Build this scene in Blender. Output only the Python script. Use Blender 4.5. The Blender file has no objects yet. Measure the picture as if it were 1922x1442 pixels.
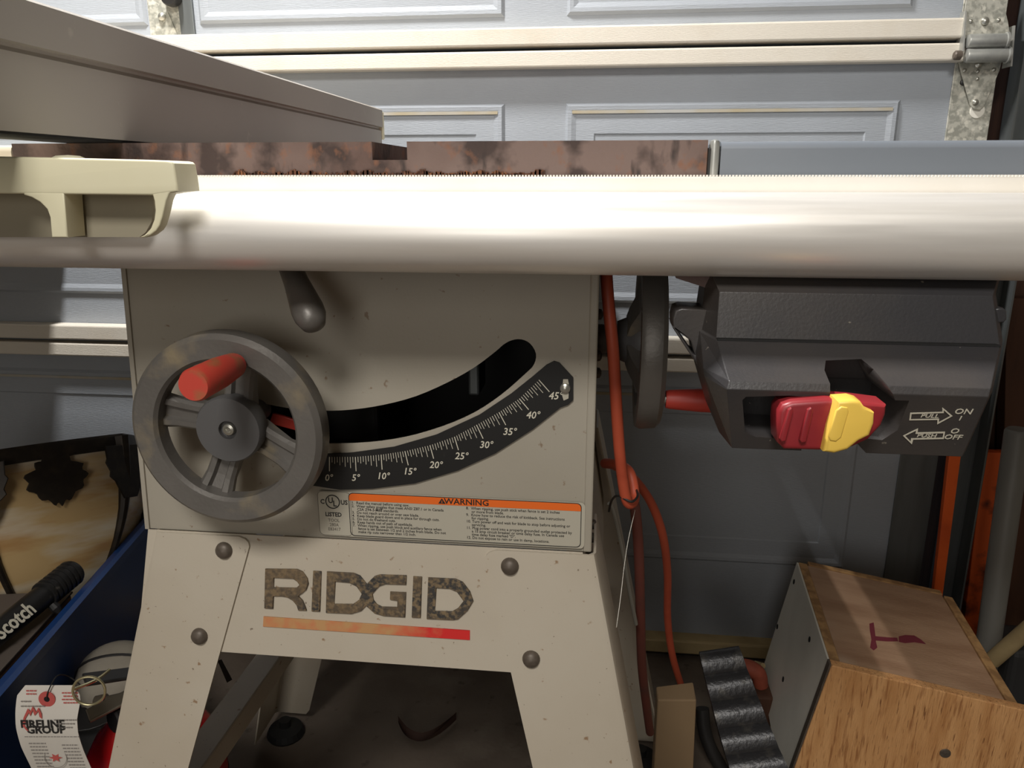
import bpy, bmesh, math, random
from mathutils import Vector, Matrix
random.seed(7)
scene = bpy.context.scene
COL = scene.collection

# ------------------------------------------------------------------ camera, light, exposure
F_PX, W_PX, H_PX = 1440.0, 1922.0, 1442.0
PITCH, YAW = math.radians(15.0), math.radians(6.5)
CAM = Vector((0, 0, .93))
cam_d = bpy.data.cameras.new('camera')
cam_d.sensor_width = 36.0
cam_d.lens = 36.0 * F_PX / W_PX
cam_d.clip_start = .02
cam_o = bpy.data.objects.new('camera', cam_d)
COL.objects.link(cam_o)
cam_o.location = CAM
cam_o.rotation_euler = (math.radians(90) - PITCH, 0, YAW)
scene.camera = cam_o

world = bpy.data.worlds.new('world')
scene.world = world
world.use_nodes = True
world.node_tree.nodes['Background'].inputs[0].default_value = (.75, .85, 1, 1)
world.node_tree.nodes['Background'].inputs[1].default_value = .05


def area(name, loc, target, sx, sy, power, color):
    l = bpy.data.lights.new(name, 'AREA')
    l.shape = 'RECTANGLE'
    l.size, l.size_y = sx, sy
    l.energy, l.color = power, color
    o = bpy.data.objects.new(name, l)
    COL.objects.link(o)
    o.location = loc
    d = Vector(target) - Vector(loc)
    o.rotation_euler = (math.atan2(d.y, -d.z), 0, math.atan2(-d.x, d.y) if abs(d.x) > .01 else 0)
    return o


area('ceiling_lamp', (-.68, .84, 2.42), (-.68, .8401, 0), .09, .26, 46, (1, .985, .96))
area('front_soft_light', (-.22, -.98, 2.2), (.05, .8, .5), .6, .36, 22, (1, .97, .92))  # unseen soft source standing in for frontal light from above
area('low_front_fill', (-.5, -2.5, 1.15), (-.3, .6, .7), .9, 1.9, 13, (1, .96, .90))  # added low fill from behind the camera; the wall there has no doorway
scene.view_settings.view_transform = 'Standard'
scene.view_settings.look = 'None'
scene.view_settings.exposure = 0.28
scene.view_settings.gamma = 1.0
scene.view_settings.use_curve_mapping = False

# ------------------------------------------------------------------ measuring: a photograph pixel to a point at a real depth
Fv = Vector((-math.sin(YAW) * math.cos(PITCH), math.cos(YAW) * math.cos(PITCH), -math.sin(PITCH)))
Rv = Vector((math.cos(YAW), math.sin(YAW), 0))
Uv = Rv.cross(Fv)


def ray(u, v):
    return Fv + Rv * ((u - W_PX / 2) / F_PX) - Uv * ((v - H_PX / 2) / F_PX)


def PY(u, v, Y):
    d = ray(u, v)
    return CAM + d * (Y / d.y)


def PX(u, v, X):
    d = ray(u, v)
    return CAM + d * (X / d.x)


def PZ(u, v, Z):
    d = ray(u, v)
    return CAM + d * ((Z - CAM.z) / d.z)


class Plane:
    """flat working plane: origin, x axis, y axis; normal looks at the viewer"""
    def __init__(s, o, ux=(1, 0, 0), uy=(0, 0, 1)):
        s.o = Vector(o)
        s.x = Vector(ux).normalized()
        uy = Vector(uy)
        s.y = (uy - s.x * uy.dot(s.x)).normalized()
        s.n = s.x.cross(s.y)

    def hit(s, u, v):
        d = ray(u, v)
        t = (s.o - CAM).dot(s.n) / d.dot(s.n)
        return CAM + d * t

    def uv(s, u, v):
        p = s.hit(u, v) - s.o
        return (p.dot(s.x), p.dot(s.y))

    def at(s, a, b, c=0):
        return s.o + s.x * a + s.y * b + s.n * c

    def m(s, lift=0):
        p = s.o + s.n * lift
        return Matrix(((s.x.x, s.y.x, s.n.x, p.x), (s.x.y, s.y.y, s.n.y, p.y), (s.x.z, s.y.z, s.n.z, p.z), (0, 0, 0, 1)))


# ------------------------------------------------------------------ materials
def c(r, g, b):
    return tuple(((x / 255) / 12.92 if x / 255 <= .04045 else ((x / 255 + .055) / 1.055) ** 2.4) for x in (r, g, b)) + (1,)


MATS = {}


def M(name, col, rough=.5, metal=0., layers=(), bump=None, stretch=(1, 1, 1), spec=.5, rvar=None):
    """principled with procedural layers: (colour, noise scale, low, high, strength[, stretch])"""
    m = bpy.data.materials.new(name)
    m.use_nodes = True
    nt = m.node_tree
    N, L = nt.nodes, nt.links
    b = N['Principled BSDF']
    b.inputs['Roughness'].default_value = rough
    b.inputs['Metallic'].default_value = metal
    b.inputs['Specular IOR Level'].default_value = spec
    tc = N.new('ShaderNodeTexCoord')

    def noise(scale, st, detail=4):
        mp = N.new('ShaderNodeMapping')
        mp.inputs['Scale'].default_value = st
        L.new(tc.outputs['Object'], mp.inputs['Vector'])
        n = N.new('ShaderNodeTexNoise')
        n.inputs['Scale'].default_value = scale
        n.inputs['Detail'].default_value = detail
        L.new(mp.outputs[0], n.inputs['Vector'])
        return n.outputs['Fac']
    prev = None
    for ly in layers:
        lc, sc, lo, hi, stg = ly[:5]
        st = ly[5] if len(ly) > 5 else stretch
        f = noise(sc, st)
        mr = N.new('ShaderNodeMapRange')
        mr.inputs['From Min'].default_value = lo
        mr.inputs['From Max'].default_value = hi
        mr.inputs['To Max'].default_value = stg
        L.new(f, mr.inputs['Value'])
        mx = N.new('ShaderNodeMix')
        mx.data_type = 'RGBA'
        L.new(mr.outputs[0], mx.inputs['Factor'])
        if prev is None:
            mx.inputs[6].default_value = col
        else:
            L.new(prev, mx.inputs[6])
        mx.inputs[7].default_value = lc
        prev = mx.outputs[2]
    if prev is None:
        b.inputs['Base Color'].default_value = col
    else:
        L.new(prev, b.inputs['Base Color'])
    if rvar:
        f = noise(rvar[0], stretch)
        mr = N.new('ShaderNodeMapRange')
        mr.inputs['From Min'].default_value = .3
        mr.inputs['From Max'].default_value = .7
        mr.inputs['To Min'].default_value = rvar[1]
        mr.inputs['To Max'].default_value = rvar[2]
        L.new(f, mr.inputs['Value'])
        L.new(mr.outputs[0], b.inputs['Roughness'])
    if bump:
        f = noise(bump[0], bump[2] if len(bump) > 2 else stretch, 6)
        bp = N.new('ShaderNodeBump')
        bp.inputs['Strength'].default_value = bump[1]
        bp.inputs['Distance'].default_value = .002
        L.new(f, bp.inputs['Height'])
        L.new(bp.outputs[0], b.inputs['Normal'])
    MATS[name] = m
    return m


DUST = c(150, 118, 78)
M('cabinet_paint', c(170, 163, 149), .45, 0, [(c(156, 147, 131), 6, .4, .75, .6), (c(120, 92, 62), 130, .69, .74, .7)], bump=(400, .05))
M('stand_paint', c(196, 186, 169), .42, 0, [(c(180, 166, 145), 7, .4, .75, .6), (c(140, 105, 70), 95, .68, .73, .8), (c(96, 74, 54), 240, .70, .74, .7)], bump=(350, .05))
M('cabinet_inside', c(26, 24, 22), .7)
M('rail_aluminium', c(246, 242, 236), .36, .5, [(c(216, 208, 194), 30, .45, .85, .4, (.2, 3, 3)), (c(150, 125, 92), 9, .68, .8, .5)], rvar=(60, .34, .46), stretch=(.15, 3, 3))
M('rail_flange', c(240, 236, 228), .4, .1, [(c(222, 214, 200), 12, .4, .8, .5)])
M('fence_paint', c(170, 164, 156), .45, .15, [(c(154, 148, 140), 3, .4, .75, .7), (c(196, 190, 180), 40, .68, .75, .4)])
M('fence_head_plastic', c(232, 226, 196), .45, 0, [(c(216, 208, 170), 8, .4, .7, .6)])
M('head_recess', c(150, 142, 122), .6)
M('cast_iron_rust', c(116, 97, 90), .7, 0, [(c(84, 62, 54), 8, .44, .6, .85), (c(46, 32, 28), 30, .52, .64, .85), (c(128, 84, 58), 90, .58, .70, .65, (1, 1, .8)), (c(34, 24, 22), 70, .58, .68, .8, (1, 1, .3))], bump=(160, .5))
M('cast_iron_brown', c(122, 102, 97), .6, .3, [(c(92, 72, 66), 30, .45, .7, .6)], bump=(200, .2))
M('wing_paint', c(116, 122, 130), .45, .05, [(c(128, 133, 140), 6, .4, .75, .5)])
M('zinc', c(180, 180, 174), .38, .5, [(c(120, 122, 122), 30, .4, .7, .6)])
M('galvanised', c(200, 198, 186), .45, .35, [(c(152, 152, 142), 120, .42, .58, .8), (c(236, 232, 218), 90, .55, .66, .8)])
M('door_paint', c(163, 168, 175), .5, 0, [(c(150, 155, 161), 5, .4, .7, .5), (c(120, 110, 96), 60, .74, .78, .5)], bump=(40, .35, (2, 2, 28)))
M('panel_mould_dust', c(172, 160, 134), .7, 0, [(c(178, 180, 182), 12, .4, .65, .7)])
M('batten_paint', c(220, 212, 198), .55, 0, [(c(205, 190, 168), 10, .5, .75, .5), (c(110, 92, 74), 70, .72, .77, .6)], bump=(50, .3, (3, 8, 30)))
M('dark_gap', c(40, 32, 26), .9)
M('wheel_cast', c(116, 112, 107), .42, .35, [(c(94, 90, 85), 14, .4, .7, .6), (c(170, 154, 122), 22, .58, .76, .7)], bump=(300, .1))
M('wheel_hub', c(100, 99, 99), .5, .3)
M('red_plastic', c(196, 66, 54), .45, 0, [(c(170, 44, 38), 30, .5, .7, .5)])
M('red_dusty', c(200, 70, 56), .5, 0, [(c(150, 104, 66), 60, .48, .62, .7)])
M('switch_red', c(146, 40, 46), .4, 0, [(c(122, 34, 40), 30, .5, .7, .5)])
M('switch_yellow', c(246, 206, 92), .4, 0, [(c(214, 160, 52), 24, .6, .78, .5)])
M('black_plastic', c(54, 53, 55), .36, 0, [(c(84, 76, 68), 9, .45, .75, .5), (c(170, 160, 145), 170, .72, .77, .6)], bump=(500, .08))
M('black_void', c(14, 13, 13), .8)
M('print_white', c(214, 208, 190), .6)
M('scale_black', c(20, 19, 18), .6, 0, [(c(48, 44, 40), 90, .66, .75, .6)])
M('label_grey', c(186, 180, 164), .4)
M('label_orange', c(238, 110, 34), .45)
M('print_black', c(36, 34, 32), .6)
M('print_dark', c(88, 82, 72), .6)
M('logo_charcoal', c(58, 56, 54), .7, 0, [(c(142, 120, 88), 260, .44, .62, .75), (c(120, 100, 74), 40, .4, .65, .6)], bump=(300, .4))
M('bar_dust', c(214, 44, 40), .55, 0, [(c(190, 138, 88), 30, .2, .4, .8)])
M('bar_red', c(214, 44, 40), .5, 0, [(c(190, 120, 80), 60, .55, .7, .7)])
M('bolt_brown', c(104, 94, 84), .5, .3, [(c(80, 70, 60), 200, .4, .7, .6)])
M('screw_steel', c(190, 188, 178), .3, .8)
M('cord_orange', c(196, 88, 60), .5, 0, [(c(150, 52, 36), 14, .5, .72, .6)])
M('cord_maroon', c(110, 58, 48), .6, 0, [(c(84, 60, 54), 20, .45, .7, .6)])
M('wire_grey', c(150, 146, 136), .5, .4)
M('concrete', c(104, 92, 80), .85, 0, [(c(70, 58, 48), 4, .4, .65, .8), (c(128, 118, 104), 9, .55, .75, .6), (c(40, 32, 26), 30, .64, .74, .7)], bump=(60, .5))
M('wall_paint', c(118, 110, 98), .8, 0, [(c(104, 96, 84), 2, .4, .7, .5)])
M('dark_wood', c(88, 56, 38), .75, 0, [(c(58, 36, 26), 8, .4, .7, .7, (4, 4, .6))], bump=(30, .4, (6, 6, .6)))
M('track_steel', c(120, 124, 124), .45, .6, [(c(80, 82, 80), 10, .4, .7, .6, (3, 3, .4))])
M('orange_glow_colour', c(244, 104, 36), .55, 0, [(c(190, 66, 24), 14, .45, .7, .6), (c(80, 36, 22), 40, .7, .76, .8)])  # orange brightened to carry the glow of leaking daylight
M('mottled_glow_colour', c(240, 104, 38), .6, 0, [(c(60, 30, 20), 16, .48, .6, .9)])  # the same daylight glow is put into this mottled orange
M('pole_grey', c(124, 122, 116), .55, .1, [(c(96, 92, 86), 8, .45, .7, .6, (2, 2, .5))])
M('plywood_face', c(230, 174, 116), .6, 0, [(c(198, 138, 82), 7, .4, .68, .7, (9, 9, .9)), (c(150, 92, 48), 20, .54, .70, .7, (14, 14, .55)), (c(120, 72, 38), 30, .64, .70, .8, (16, 16, .5))], bump=(50, .8, (14, 14, .5)))
M('plywood_top', c(184, 148, 118), .65, 0, [(c(146, 108, 80), 5, .4, .68, .7, (1, 6, 6)), (c(206, 184, 160), 7, .56, .75, .6)], bump=(60, .3, (1, 8, 8)))
M('plywood_edge', c(190, 148, 98), .7, 0, [(c(128, 92, 58), 60, .4, .6, .7, (1, 1, 1))])
M('melamine', c(234, 230, 218), .4, 0, [(c(180, 174, 160), 6, .4, .75, .6)])
M('purple_ink', c(120, 44, 56), .7)
M('ribbed_black', c(54, 53, 54), .32, .3, [(c(90, 86, 80), 60, .55, .7, .6)], bump=(200, .3))
M('cardboard', c(140, 116, 86), .8, 0, [(c(122, 98, 70), 6, .4, .7, .6)])
M('tote_blue', c(28, 66, 124), .38, 0, [(c(24, 50, 108), 5, .4, .7, .6)])
M('slag_glass', c(196, 166, 118), .22, 0, [(c(160, 104, 48), 4, .47, .66, .8, (1.2, 1.2, 5)), (c(214, 204, 182), 5, .45, .62, .85, (1, 1, 5))])
M('shade_metal', c(44, 38, 32), .5, .5, [(c(66, 56, 44), 60, .45, .7, .6)])
M('tube_black', c(36, 35, 35), .4, .1, [(c(110, 104, 96), 60, .66, .74, .6)])
M('brown_card', c(128, 88, 52), .75, 0, [(c(96, 62, 36), 5, .4, .7, .7)])
M('grey_card', c(98, 88, 80), .75)
M('extinguisher_red', c(176, 22, 24), .22)
M('valve_metal', c(150, 142, 128), .35, .8)
M('lever_black', c(36, 34, 33), .45)
M('pin_brass', c(222, 212, 170), .25, .9)
M('tag_paper', c(216, 210, 200), .6, 0, [(c(196, 188, 176), 14, .45, .7, .6)])
M('tag_red', c(190, 86, 80), .6)
M('tag_grey', c(140, 134, 128), .6)
M('cap_cloth', c(150, 142, 128), .85, 0, [(c(120, 112, 100), 20, .4, .7, .6)])
M('leaf_brown', c(66, 44, 34), .8, 0, [(c(60, 36, 26), 60, .4, .7, .6)])
M('scrap_red', c(170, 84, 62), .6, 0, [(c(120, 56, 40), 40, .4, .7, .6)])
M('stick_wood', c(186, 164, 120), .7, 0, [(c(150, 128, 90), 20, .4, .7, .6)])
M('dark_case', c(44, 44, 44), .6)
M('foot_black', c(20, 20, 20), .6)

# ------------------------------------------------------------------ object helpers
ORG = {}


def link(name, me, mat, parent=None, loc=(0, 0, 0), smooth=False, **props):
    """a mesh whose vertices are in world metres becomes an object under its parent"""
    o = bpy.data.objects.new(name, me)
    COL.objects.link(o)
    base = Vector((0, 0, 0))
    if parent is not None:
        o.parent = parent
        base = ORG[parent]
    ORG[o] = base + Vector(loc)
    o.location = loc
    if me.users == 1:
        me.transform(Matrix.Translation(-ORG[o]))
        if mat:
            me.materials.append(MATS[mat])
        if smooth:
            me.polygons.foreach_set('use_smooth', [True] * len(me.polygons))
            try:
                me.set_sharp_from_angle(angle=math.radians(38))
            except Exception:
                pass
        me.update()
    for k, v in props.items():
        o[k] = v
    return o


def empty(name, loc, label=None, category=None, **props):
    o = bpy.data.objects.new(name, None)
    COL.objects.link(o)
    o.location = loc
    o.empty_display_size = .05
    ORG[o] = Vector(loc)
    if label:
        o['label'] = label
    if category:
        o['category'] = category
    for k, v in props.items():
        o[k] = v
    return o


def mesh_of(bm, name='m'):
    bmesh.ops.recalc_face_normals(bm, faces=bm.faces)
    me = bpy.data.meshes.new(name)
    bm.to_mesh(me)
    bm.free()
    return me


def bevel(bm, w, seg=2):
    if w:
        bmesh.ops.bevel(bm, geom=list(bm.edges), offset=w, segments=seg, affect='EDGES', profile=.5, clamp_overlap=True)


def box(x0, x1, y0, y1, z0, z1, bv=0, seg=2):
    bm = bmesh.new()
    bmesh.ops.create_cube(bm, size=1)
    for v in bm.verts:
        v.co = Vector(((x0 + x1) / 2 + v.co.x * (x1 - x0), (y0 + y1) / 2 + v.co.y * (y1 - y0), (z0 + z1) / 2 + v.co.z * (z1 - z0)))
    bevel(bm, bv, seg)
    return mesh_of(bm)


def hexa(pts, bv=0, seg=2):
    """8 points: bottom ring then top ring"""
    bm = bmesh.new()
    v = [bm.verts.new(p) for p in pts]
    for f in ((0, 1, 2, 3), (4, 5, 6, 7), (0, 1, 5, 4), (1, 2, 6, 5), (2, 3, 7, 6), (3, 0, 4, 7)):
        bm.faces.new([v[i] for i in f])
    bmesh.ops.recalc_face_normals(bm, faces=bm.faces)
    bevel(bm, bv, seg)
    return mesh_of(bm)


def loft(rings, closed=True, caps=True):
    bm = bmesh.new()
    rs = [[bm.verts.new(p) for p in r] for r in rings]
    n = len(rs[0])
    for a, b in zip(rs, rs[1:]):
        for i in range(n if closed else n - 1):
            j = (i + 1) % n
            bm.faces.new((a[i], a[j], b[j], b[i]))
    if caps and closed:
        bm.faces.new(rs[0][::-1])
        bm.faces.new(rs[-1])
    return mesh_of(bm)


def lathe(profile, o, axis, seg=40, caps=True, ref=None):
    """profile: (radius, height along axis)"""
    o, ax = Vector(o), Vector(axis).normalized()
    a = Vector(ref).normalized() if ref else ax.orthogonal().normalized()
    a = (a - ax * a.dot(ax)).normalized()
    b = ax.cross(a)
    rings = []
    for r, h in profile:
        rings.append([o + ax * h + (a * math.cos(t) + b * math.sin(t)) * max(r, 1e-5) for t in [2 * math.pi * i / seg for i in range(seg)]])
    return loft(rings, True, caps)


def ring_lathe(profile, o, axis, seg=48):
    """closed profile revolved (torus like)"""
    o, ax = Vector(o), Vector(axis).normalized()
    a = ax.orthogonal().normalized()
    b = ax.cross(a)
    bm = bmesh.new()
    rs = []
    for i in range(seg):
        t = 2 * math.pi * i / seg
        d = a * math.cos(t) + b * math.sin(t)
        rs.append([bm.verts.new(o + ax * h + d * r) for r, h in profile])
    n = len(profile)
    for i in range(seg):
        p, q = rs[i], rs[(i + 1) % seg]
        for k in range(n):
            bm.faces.new((p[k], p[(k + 1) % n], q[(k + 1) % n], q[k]))
    return mesh_of(bm)


def smooth_path(pts, sub=6):
    pts = [Vector(p) for p in pts]
    out = []
    for i in range(len(pts) - 1):
        p0, p1, p2, p3 = pts[max(i - 1, 0)], pts[i], pts[i + 1], pts[min(i + 2, len(pts) - 1)]
        for k in range(sub):
            t = k / sub
            out.append(.5 * ((2 * p1) + (p2 - p0) * t + (2 * p0 - 5 * p1 + 4 * p2 - p3) * t * t + (3 * p1 - p0 - 3 * p2 + p3) * t ** 3))
    out.append(pts[-1])
    return out


def tube(pts, r, seg=10, sub=6):
    pts = smooth_path(pts, sub) if sub > 1 else [Vector(p) for p in pts]
    n = len(pts)
    T = [(pts[min(i + 1, n - 1)] - pts[max(i - 1, 0)]).normalized() for i in range(n)]
    a = T[0].orthogonal().normalized()
    rings = []
    for i in range(n):
        a = (a - T[i] * a.dot(T[i])).normalized()
        b = T[i].cross(a)
        rr = r(i / (n - 1)) if callable(r) else r
        rings.append([pts[i] + (a * math.cos(t) + b * math.sin(t)) * rr for t in [2 * math.pi * k / seg for k in range(seg)]])
    return loft(rings)


def flat(polys, thick, mx, bv=0, res=2, lift=0):
    """outlines (first solid, holes by even-odd fill) extruded by THICK along the normal of mx"""
    cu = bpy.data.curves.new('t', 'CURVE')
    cu.dimensions = '2D'
    cu.fill_mode = 'BOTH'
    for poly in polys:
        sp = cu.splines.new('POLY')
        sp.points.add(len(poly) - 1)
        for p, q in zip(sp.points, poly):
            p.co = (q[0], q[1], 0, 1)
        sp.use_cyclic_u = True
    cu.extrude = max(thick / 2 - bv, 0)
    if bv:
        cu.bevel_depth = bv
        cu.bevel_resolution = res
        cu.offset = -bv
    return _curve_to_mesh(cu, mx @ Matrix.Translation((0, 0, thick / 2 + lift)))


def _curve_to_mesh(cu, mx):
    o = bpy.data.objects.new('t', cu)
    COL.objects.link(o)
    dg = bpy.context.evaluated_depsgraph_get()
    me = bpy.data.meshes.new_from_object(o.evaluated_get(dg), depsgraph=dg)
    bpy.data.objects.remove(o)
    bpy.data.curves.remove(cu)
    bm = bmesh.new()
    bm.from_mesh(me)
    bmesh.ops.remove_doubles(bm, verts=bm.verts, dist=1e-6)
    bm.to_mesh(me)
    bm.free()
    me.materials.clear()
    me.transform(mx)
    return me


def text(s, mx, size, thick=.0003, align='LEFT', shear=0, bold=0, xs=1.0, line=1.0):
    cu = bpy.data.curves.new('t', 'FONT')
    cu.body = s
    cu.size = size
    cu.align_x = align
    cu.shear = shear
    cu.extrude = thick / 2
    cu.offset = bold
    cu.space_line = line
    cu.resolution_u = 2
    return _curve_to_mesh(cu, mx @ Matrix.Diagonal((xs, 1, 1, 1)))


def join(meshes):
    bm = bmesh.new()
    for me in meshes:
        bm.from_mesh(me)
        bpy.data.meshes.remove(me)
    me = bpy.data.meshes.new('m')
    bm.to_mesh(me)
    bm.free()
    return me


def boolean(me, cutters):
    o = bpy.data.objects.new('t', me)
    COL.objects.link(o)
    tmp = []
    for cm in cutters:
        k = bpy.data.objects.new('k', cm)
        COL.objects.link(k)
        tmp.append(k)
        md = o.modifiers.new('b', 'BOOLEAN')
        md.operation, md.object, md.solver = 'DIFFERENCE', k, 'EXACT'
    dg = bpy.context.evaluated_depsgraph_get()
    out = bpy.data.meshes.new_from_object(o.evaluated_get(dg), depsgraph=dg)
    out.materials.clear()
    bpy.data.objects.remove(o)
    for k in tmp:
        bpy.data.objects.remove(k)
    return out


def trace(pl, pts, sub=0):
    q = [pl.uv(*p) for p in pts]
    if sub:
        w = smooth_path([(a, b, 0) for a, b in q] + [(q[0][0], q[0][1], 0)], sub)[:-1]
        q = [(v.x, v.y) for v in w]
    return q


def crop(pts, sc, ox, oy):
    return [(ox + x / sc, oy + y / sc) for x, y in pts]


def front(Y):
    return Plane((0, Y, 0))


# ================================================================== THE SETTING
YD = 1.40                                   # face of the garage door
link('floor', box(-2.4, 1.6, -2.6, 1.75, -.1, 0), 'concrete', kind='structure')
link('ceiling', box(-2.4, 1.6, -2.6, 1.75, 2.5, 2.6), 'wall_paint', kind='structure')
link('wall_left', box(-2.5, -2.4, -2.6, 1.75, 0, 2.5), 'wall_paint', kind='structure')
link('wall_right', box(1.5, 1.6, -2.6, 1.75, 0, 2.5), 'wall_paint', kind='structure')
link('wall_front', box(-2.4, 1.5, -2.7, -2.6, 0, 2.5), 'wall_paint', kind='structure')
link('wall_back', box(.66, 1.5, 1.50, 1.75, 0, 2.5), 'dark_wood', kind='structure')
link('trim_1', box(.655, .72, 1.42, 1.50, 0, 2.5, .003), 'dark_wood', kind='structure', label='dark brown wooden door jamb beside the track')

door = empty('door_1', (0, YD, 0), kind='structure', label='pale blue grey sectional garage door with moulded panels')
XL, XR = -2.35, .625
JZ = [.022, .621, 1.140, 1.66, 2.18]         # section joints
for i in range(4):
    z0, z1 = JZ[i] + .003, JZ[i + 1] - .003
    sec = link('door_section', box(XL, XR, YD, YD + .045, z0, z1, .002, 1), 'door_paint', door)
    # the two wooden strips that meet at the joint
    link('batten', box(XL, .566, YD - .028, YD - .001, z1 - .0275, z1 - .001, .003), 'batten_paint', door)
    if i:
        link('batten', box(XL, .566, YD - .030, YD - .001, z0, z0 + .029, .003), 'batten_paint', door)
    # moulded panels
    cols = [(-.067, .482), (-.713, -.172), (-1.36, -.81), (-2.0, -1.45)]
    pz0, pz1 = (.205, .556) if i == 0 else (z0 + (.088 if i == 1 else .050), z1 - .082)
    for x0, x1 in cols:
        bm = bmesh.new()
        prof = [(0, 0), (.005, .005), (.011, .0048), (.019, .0022), (.050, .0022), (.0525, .0002), (.06, .0002)]
        rs = []
        for ins, up in prof:
            y = YD - .0004 - up
            rs.append([bm.verts.new(p) for p in ((x0 + ins, y, pz0 + ins), (x1 - ins, y, pz0 + ins), (x1 - ins, y, pz1 - ins), (x0 + ins, y, pz1 - ins))])
        for a, b in zip(rs, rs[1:]):
            for k in range(4):
                bm.faces.new((a[k], a[(k + 1) % 4], b[(k + 1) % 4], b[k]))
        bm.faces.new(rs[-1])
        bm.faces.new(rs[0][::-1])
        pn = link('door_panel', mesh_of(bm), 'door_paint', sec)
        if i < 2:
            me = box(x0 + .012, x1 - .012, YD - .0062, YD - .0004, pz1 - .0175, pz1 - .0125)
            link('dusty_ledge', me, 'panel_mould_dust', sec, kind='stuff')
link('bottom_rail', box(XL, XR, YD - .03, YD + .04, .012, .042, .004), 'stick_wood', door)

# steel end stile and hinge at the right of the door
pst = front(YD - .002)
for i in range(4):
    z0, z1 = JZ[i] + .01, JZ[i + 1] - .004
    link('end_stile', box(.558, .624, YD - .003, YD - .0005, z0, z1, .001), 'galvanised' if i else 'track_steel', door)


ph = front(1.372)
hg = link('hinge_leaf', flat([trace(ph, [(1822, -60), (1866, -60), (1890, 40), (1896, 78), (1812, 78), (1806, 45)])], .0025, ph.m()), 'galvanised', door)
ph2 = front(1.392)
link('hinge_leaf', flat([trace(ph2, [(1796, 112), (1880, 112), (1874, 134), (1846, 198), (1838, 206), (1826, 204), (1820, 198)])], .0025, ph2.m()), 'galvanised', hg)
for v, u0, u1, Y in ((77, 1815, 1890, 1.360), (104, 1812, 1893, 1.360)):
    a, b = PY(u0, v, Y), PY(u1, v, Y)
    ln = b.x - a.x
    a.z = b.z = PY(1850, v, Y).z
    link('hinge_knuckle', lathe([(.0060, 0), (.0098, .001), (.0105, .003), (.0105, ln - .004), (.0125, ln - .003), (.0125, ln), (.006, ln + .001)], a, (1, 0, 0), 22), 'zinc', hg, smooth=True)
for u, v, Y in ((1806, 60, 1.372), (1896, 88, 1.372)):
    p = PY(u, v, Y)
    link('hinge_cheek', hexa([p + Vector((-.0012, -.014, -.03)), p + Vector((.0012, -.014, -.03)), p + Vector((.0012, .014, -.03)), p + Vector((-.0012, .014, -.03)), p + Vector((-.0012, -.004, .03)), p + Vector((.0012, -.004, .03)), p + Vector((.0012, .014, .03)), p + Vector((-.0012, .014, .03))]), 'zinc', hg)
link('hinge_pin', lathe([(.005, 0), (.007, .002), (.007, .010), (.004, .012)], PY(1790, 104, 1.360), (1, 0, 0), 14), 'bolt_brown', hg)
for u, v, r, Y in ((1848, 40, .0062, 1.3695), (1822, 40, .003, 1.3695), (1874, 38, .003, 1.3695), (1836, 121, .0062, 1.3895), (1810, 132, .0035, 1.3895), (1865, 131, .0035, 1.3895), (1835, 134, .003, 1.3895), (1834, 148, .003, 1.3895), (1830, 192, .0050, 1.3895)):
    link('bolt', lathe([(r, 0), (r * .95, r * .5), (r * .5, r * .9), (0, r)], PY(u, v, Y), (0, -1, 0), 14), 'screw_steel', hg, smooth=True)
link('label_disc', lathe([(.0115, 0), (.0115, .0012), (.0105, .0015), (0, .0015)], (.602, YD - .003, 1.036), (0, -1, 0), 24), 'melamine', door)
for z in (1.08, .985, 1.19):
    link('bolt', lathe([(.005, 0), (.0045, .003), (0, .0045)], (.574, YD - .003, z), (0, -1, 0), 12), 'lever_black', door, smooth=True)
# centre stile with hinge in the upper section
link('centre_stile', box(-.806, -.748, YD - .004, YD - .0005, 1.145, 1.655, .001), 'galvanised', door)
link('stile_strip', box(-.748, -.722, YD - .006, YD - .0005, 1.145, 1.655, .001), 'track_steel', door)
link('hinge_leaf', flat([[(-.029, 0), (-.026, .02), (-.010, .066), (.008, .066), (.024, .02), (.029, 0)]], .003, Plane((-.775, YD - .0045, 1.146)).m()), 'galvanised', door)
for a, b, r in ((-.778, 1.205, .007), (-.772, 1.160, .006), (-.752, 1.158, .004)):
    link('bolt', lathe([(r, 0), (r * .95, r * .5), (r * .5, r * .9), (0, r)], (a, YD - .008, b), (0, -1, 0), 14), 'screw_steel', door, smooth=True)
link('roller', lathe([(.015, 0), (.016, .004), (.016, .016), (.014, .02)], (-.754, YD - .006, 1.235), (0, -1, 0), 24), 'lever_black', door, smooth=True)

# vertical roller track and the framing beside the door
trk = empty('door_track', (.70, 1.37, 0), kind='structure', label='galvanised vertical roller track at the right of the garage door')
prof = [(.648, 1.372), (.648, 1.41), (.652, 1.414), (.690, 1.414), (.694, 1.41), (.694, 1.372), (.691, 1.372), (.691, 1.409), (.689, 1.411), (.653, 1.411), (.651, 1.409), (.651, 1.372)]
link('track_channel', loft([[(x, y, 0) for x, y in prof], [(x, y, 2.3) for x, y in prof]]), 'track_steel', trk)
for z in (.35, 1.14, 1.9):
    link('track_bracket', box(.655, .715, 1.412, 1.425, z - .03, z + .03, .002), 'lever_black', trk)

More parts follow.
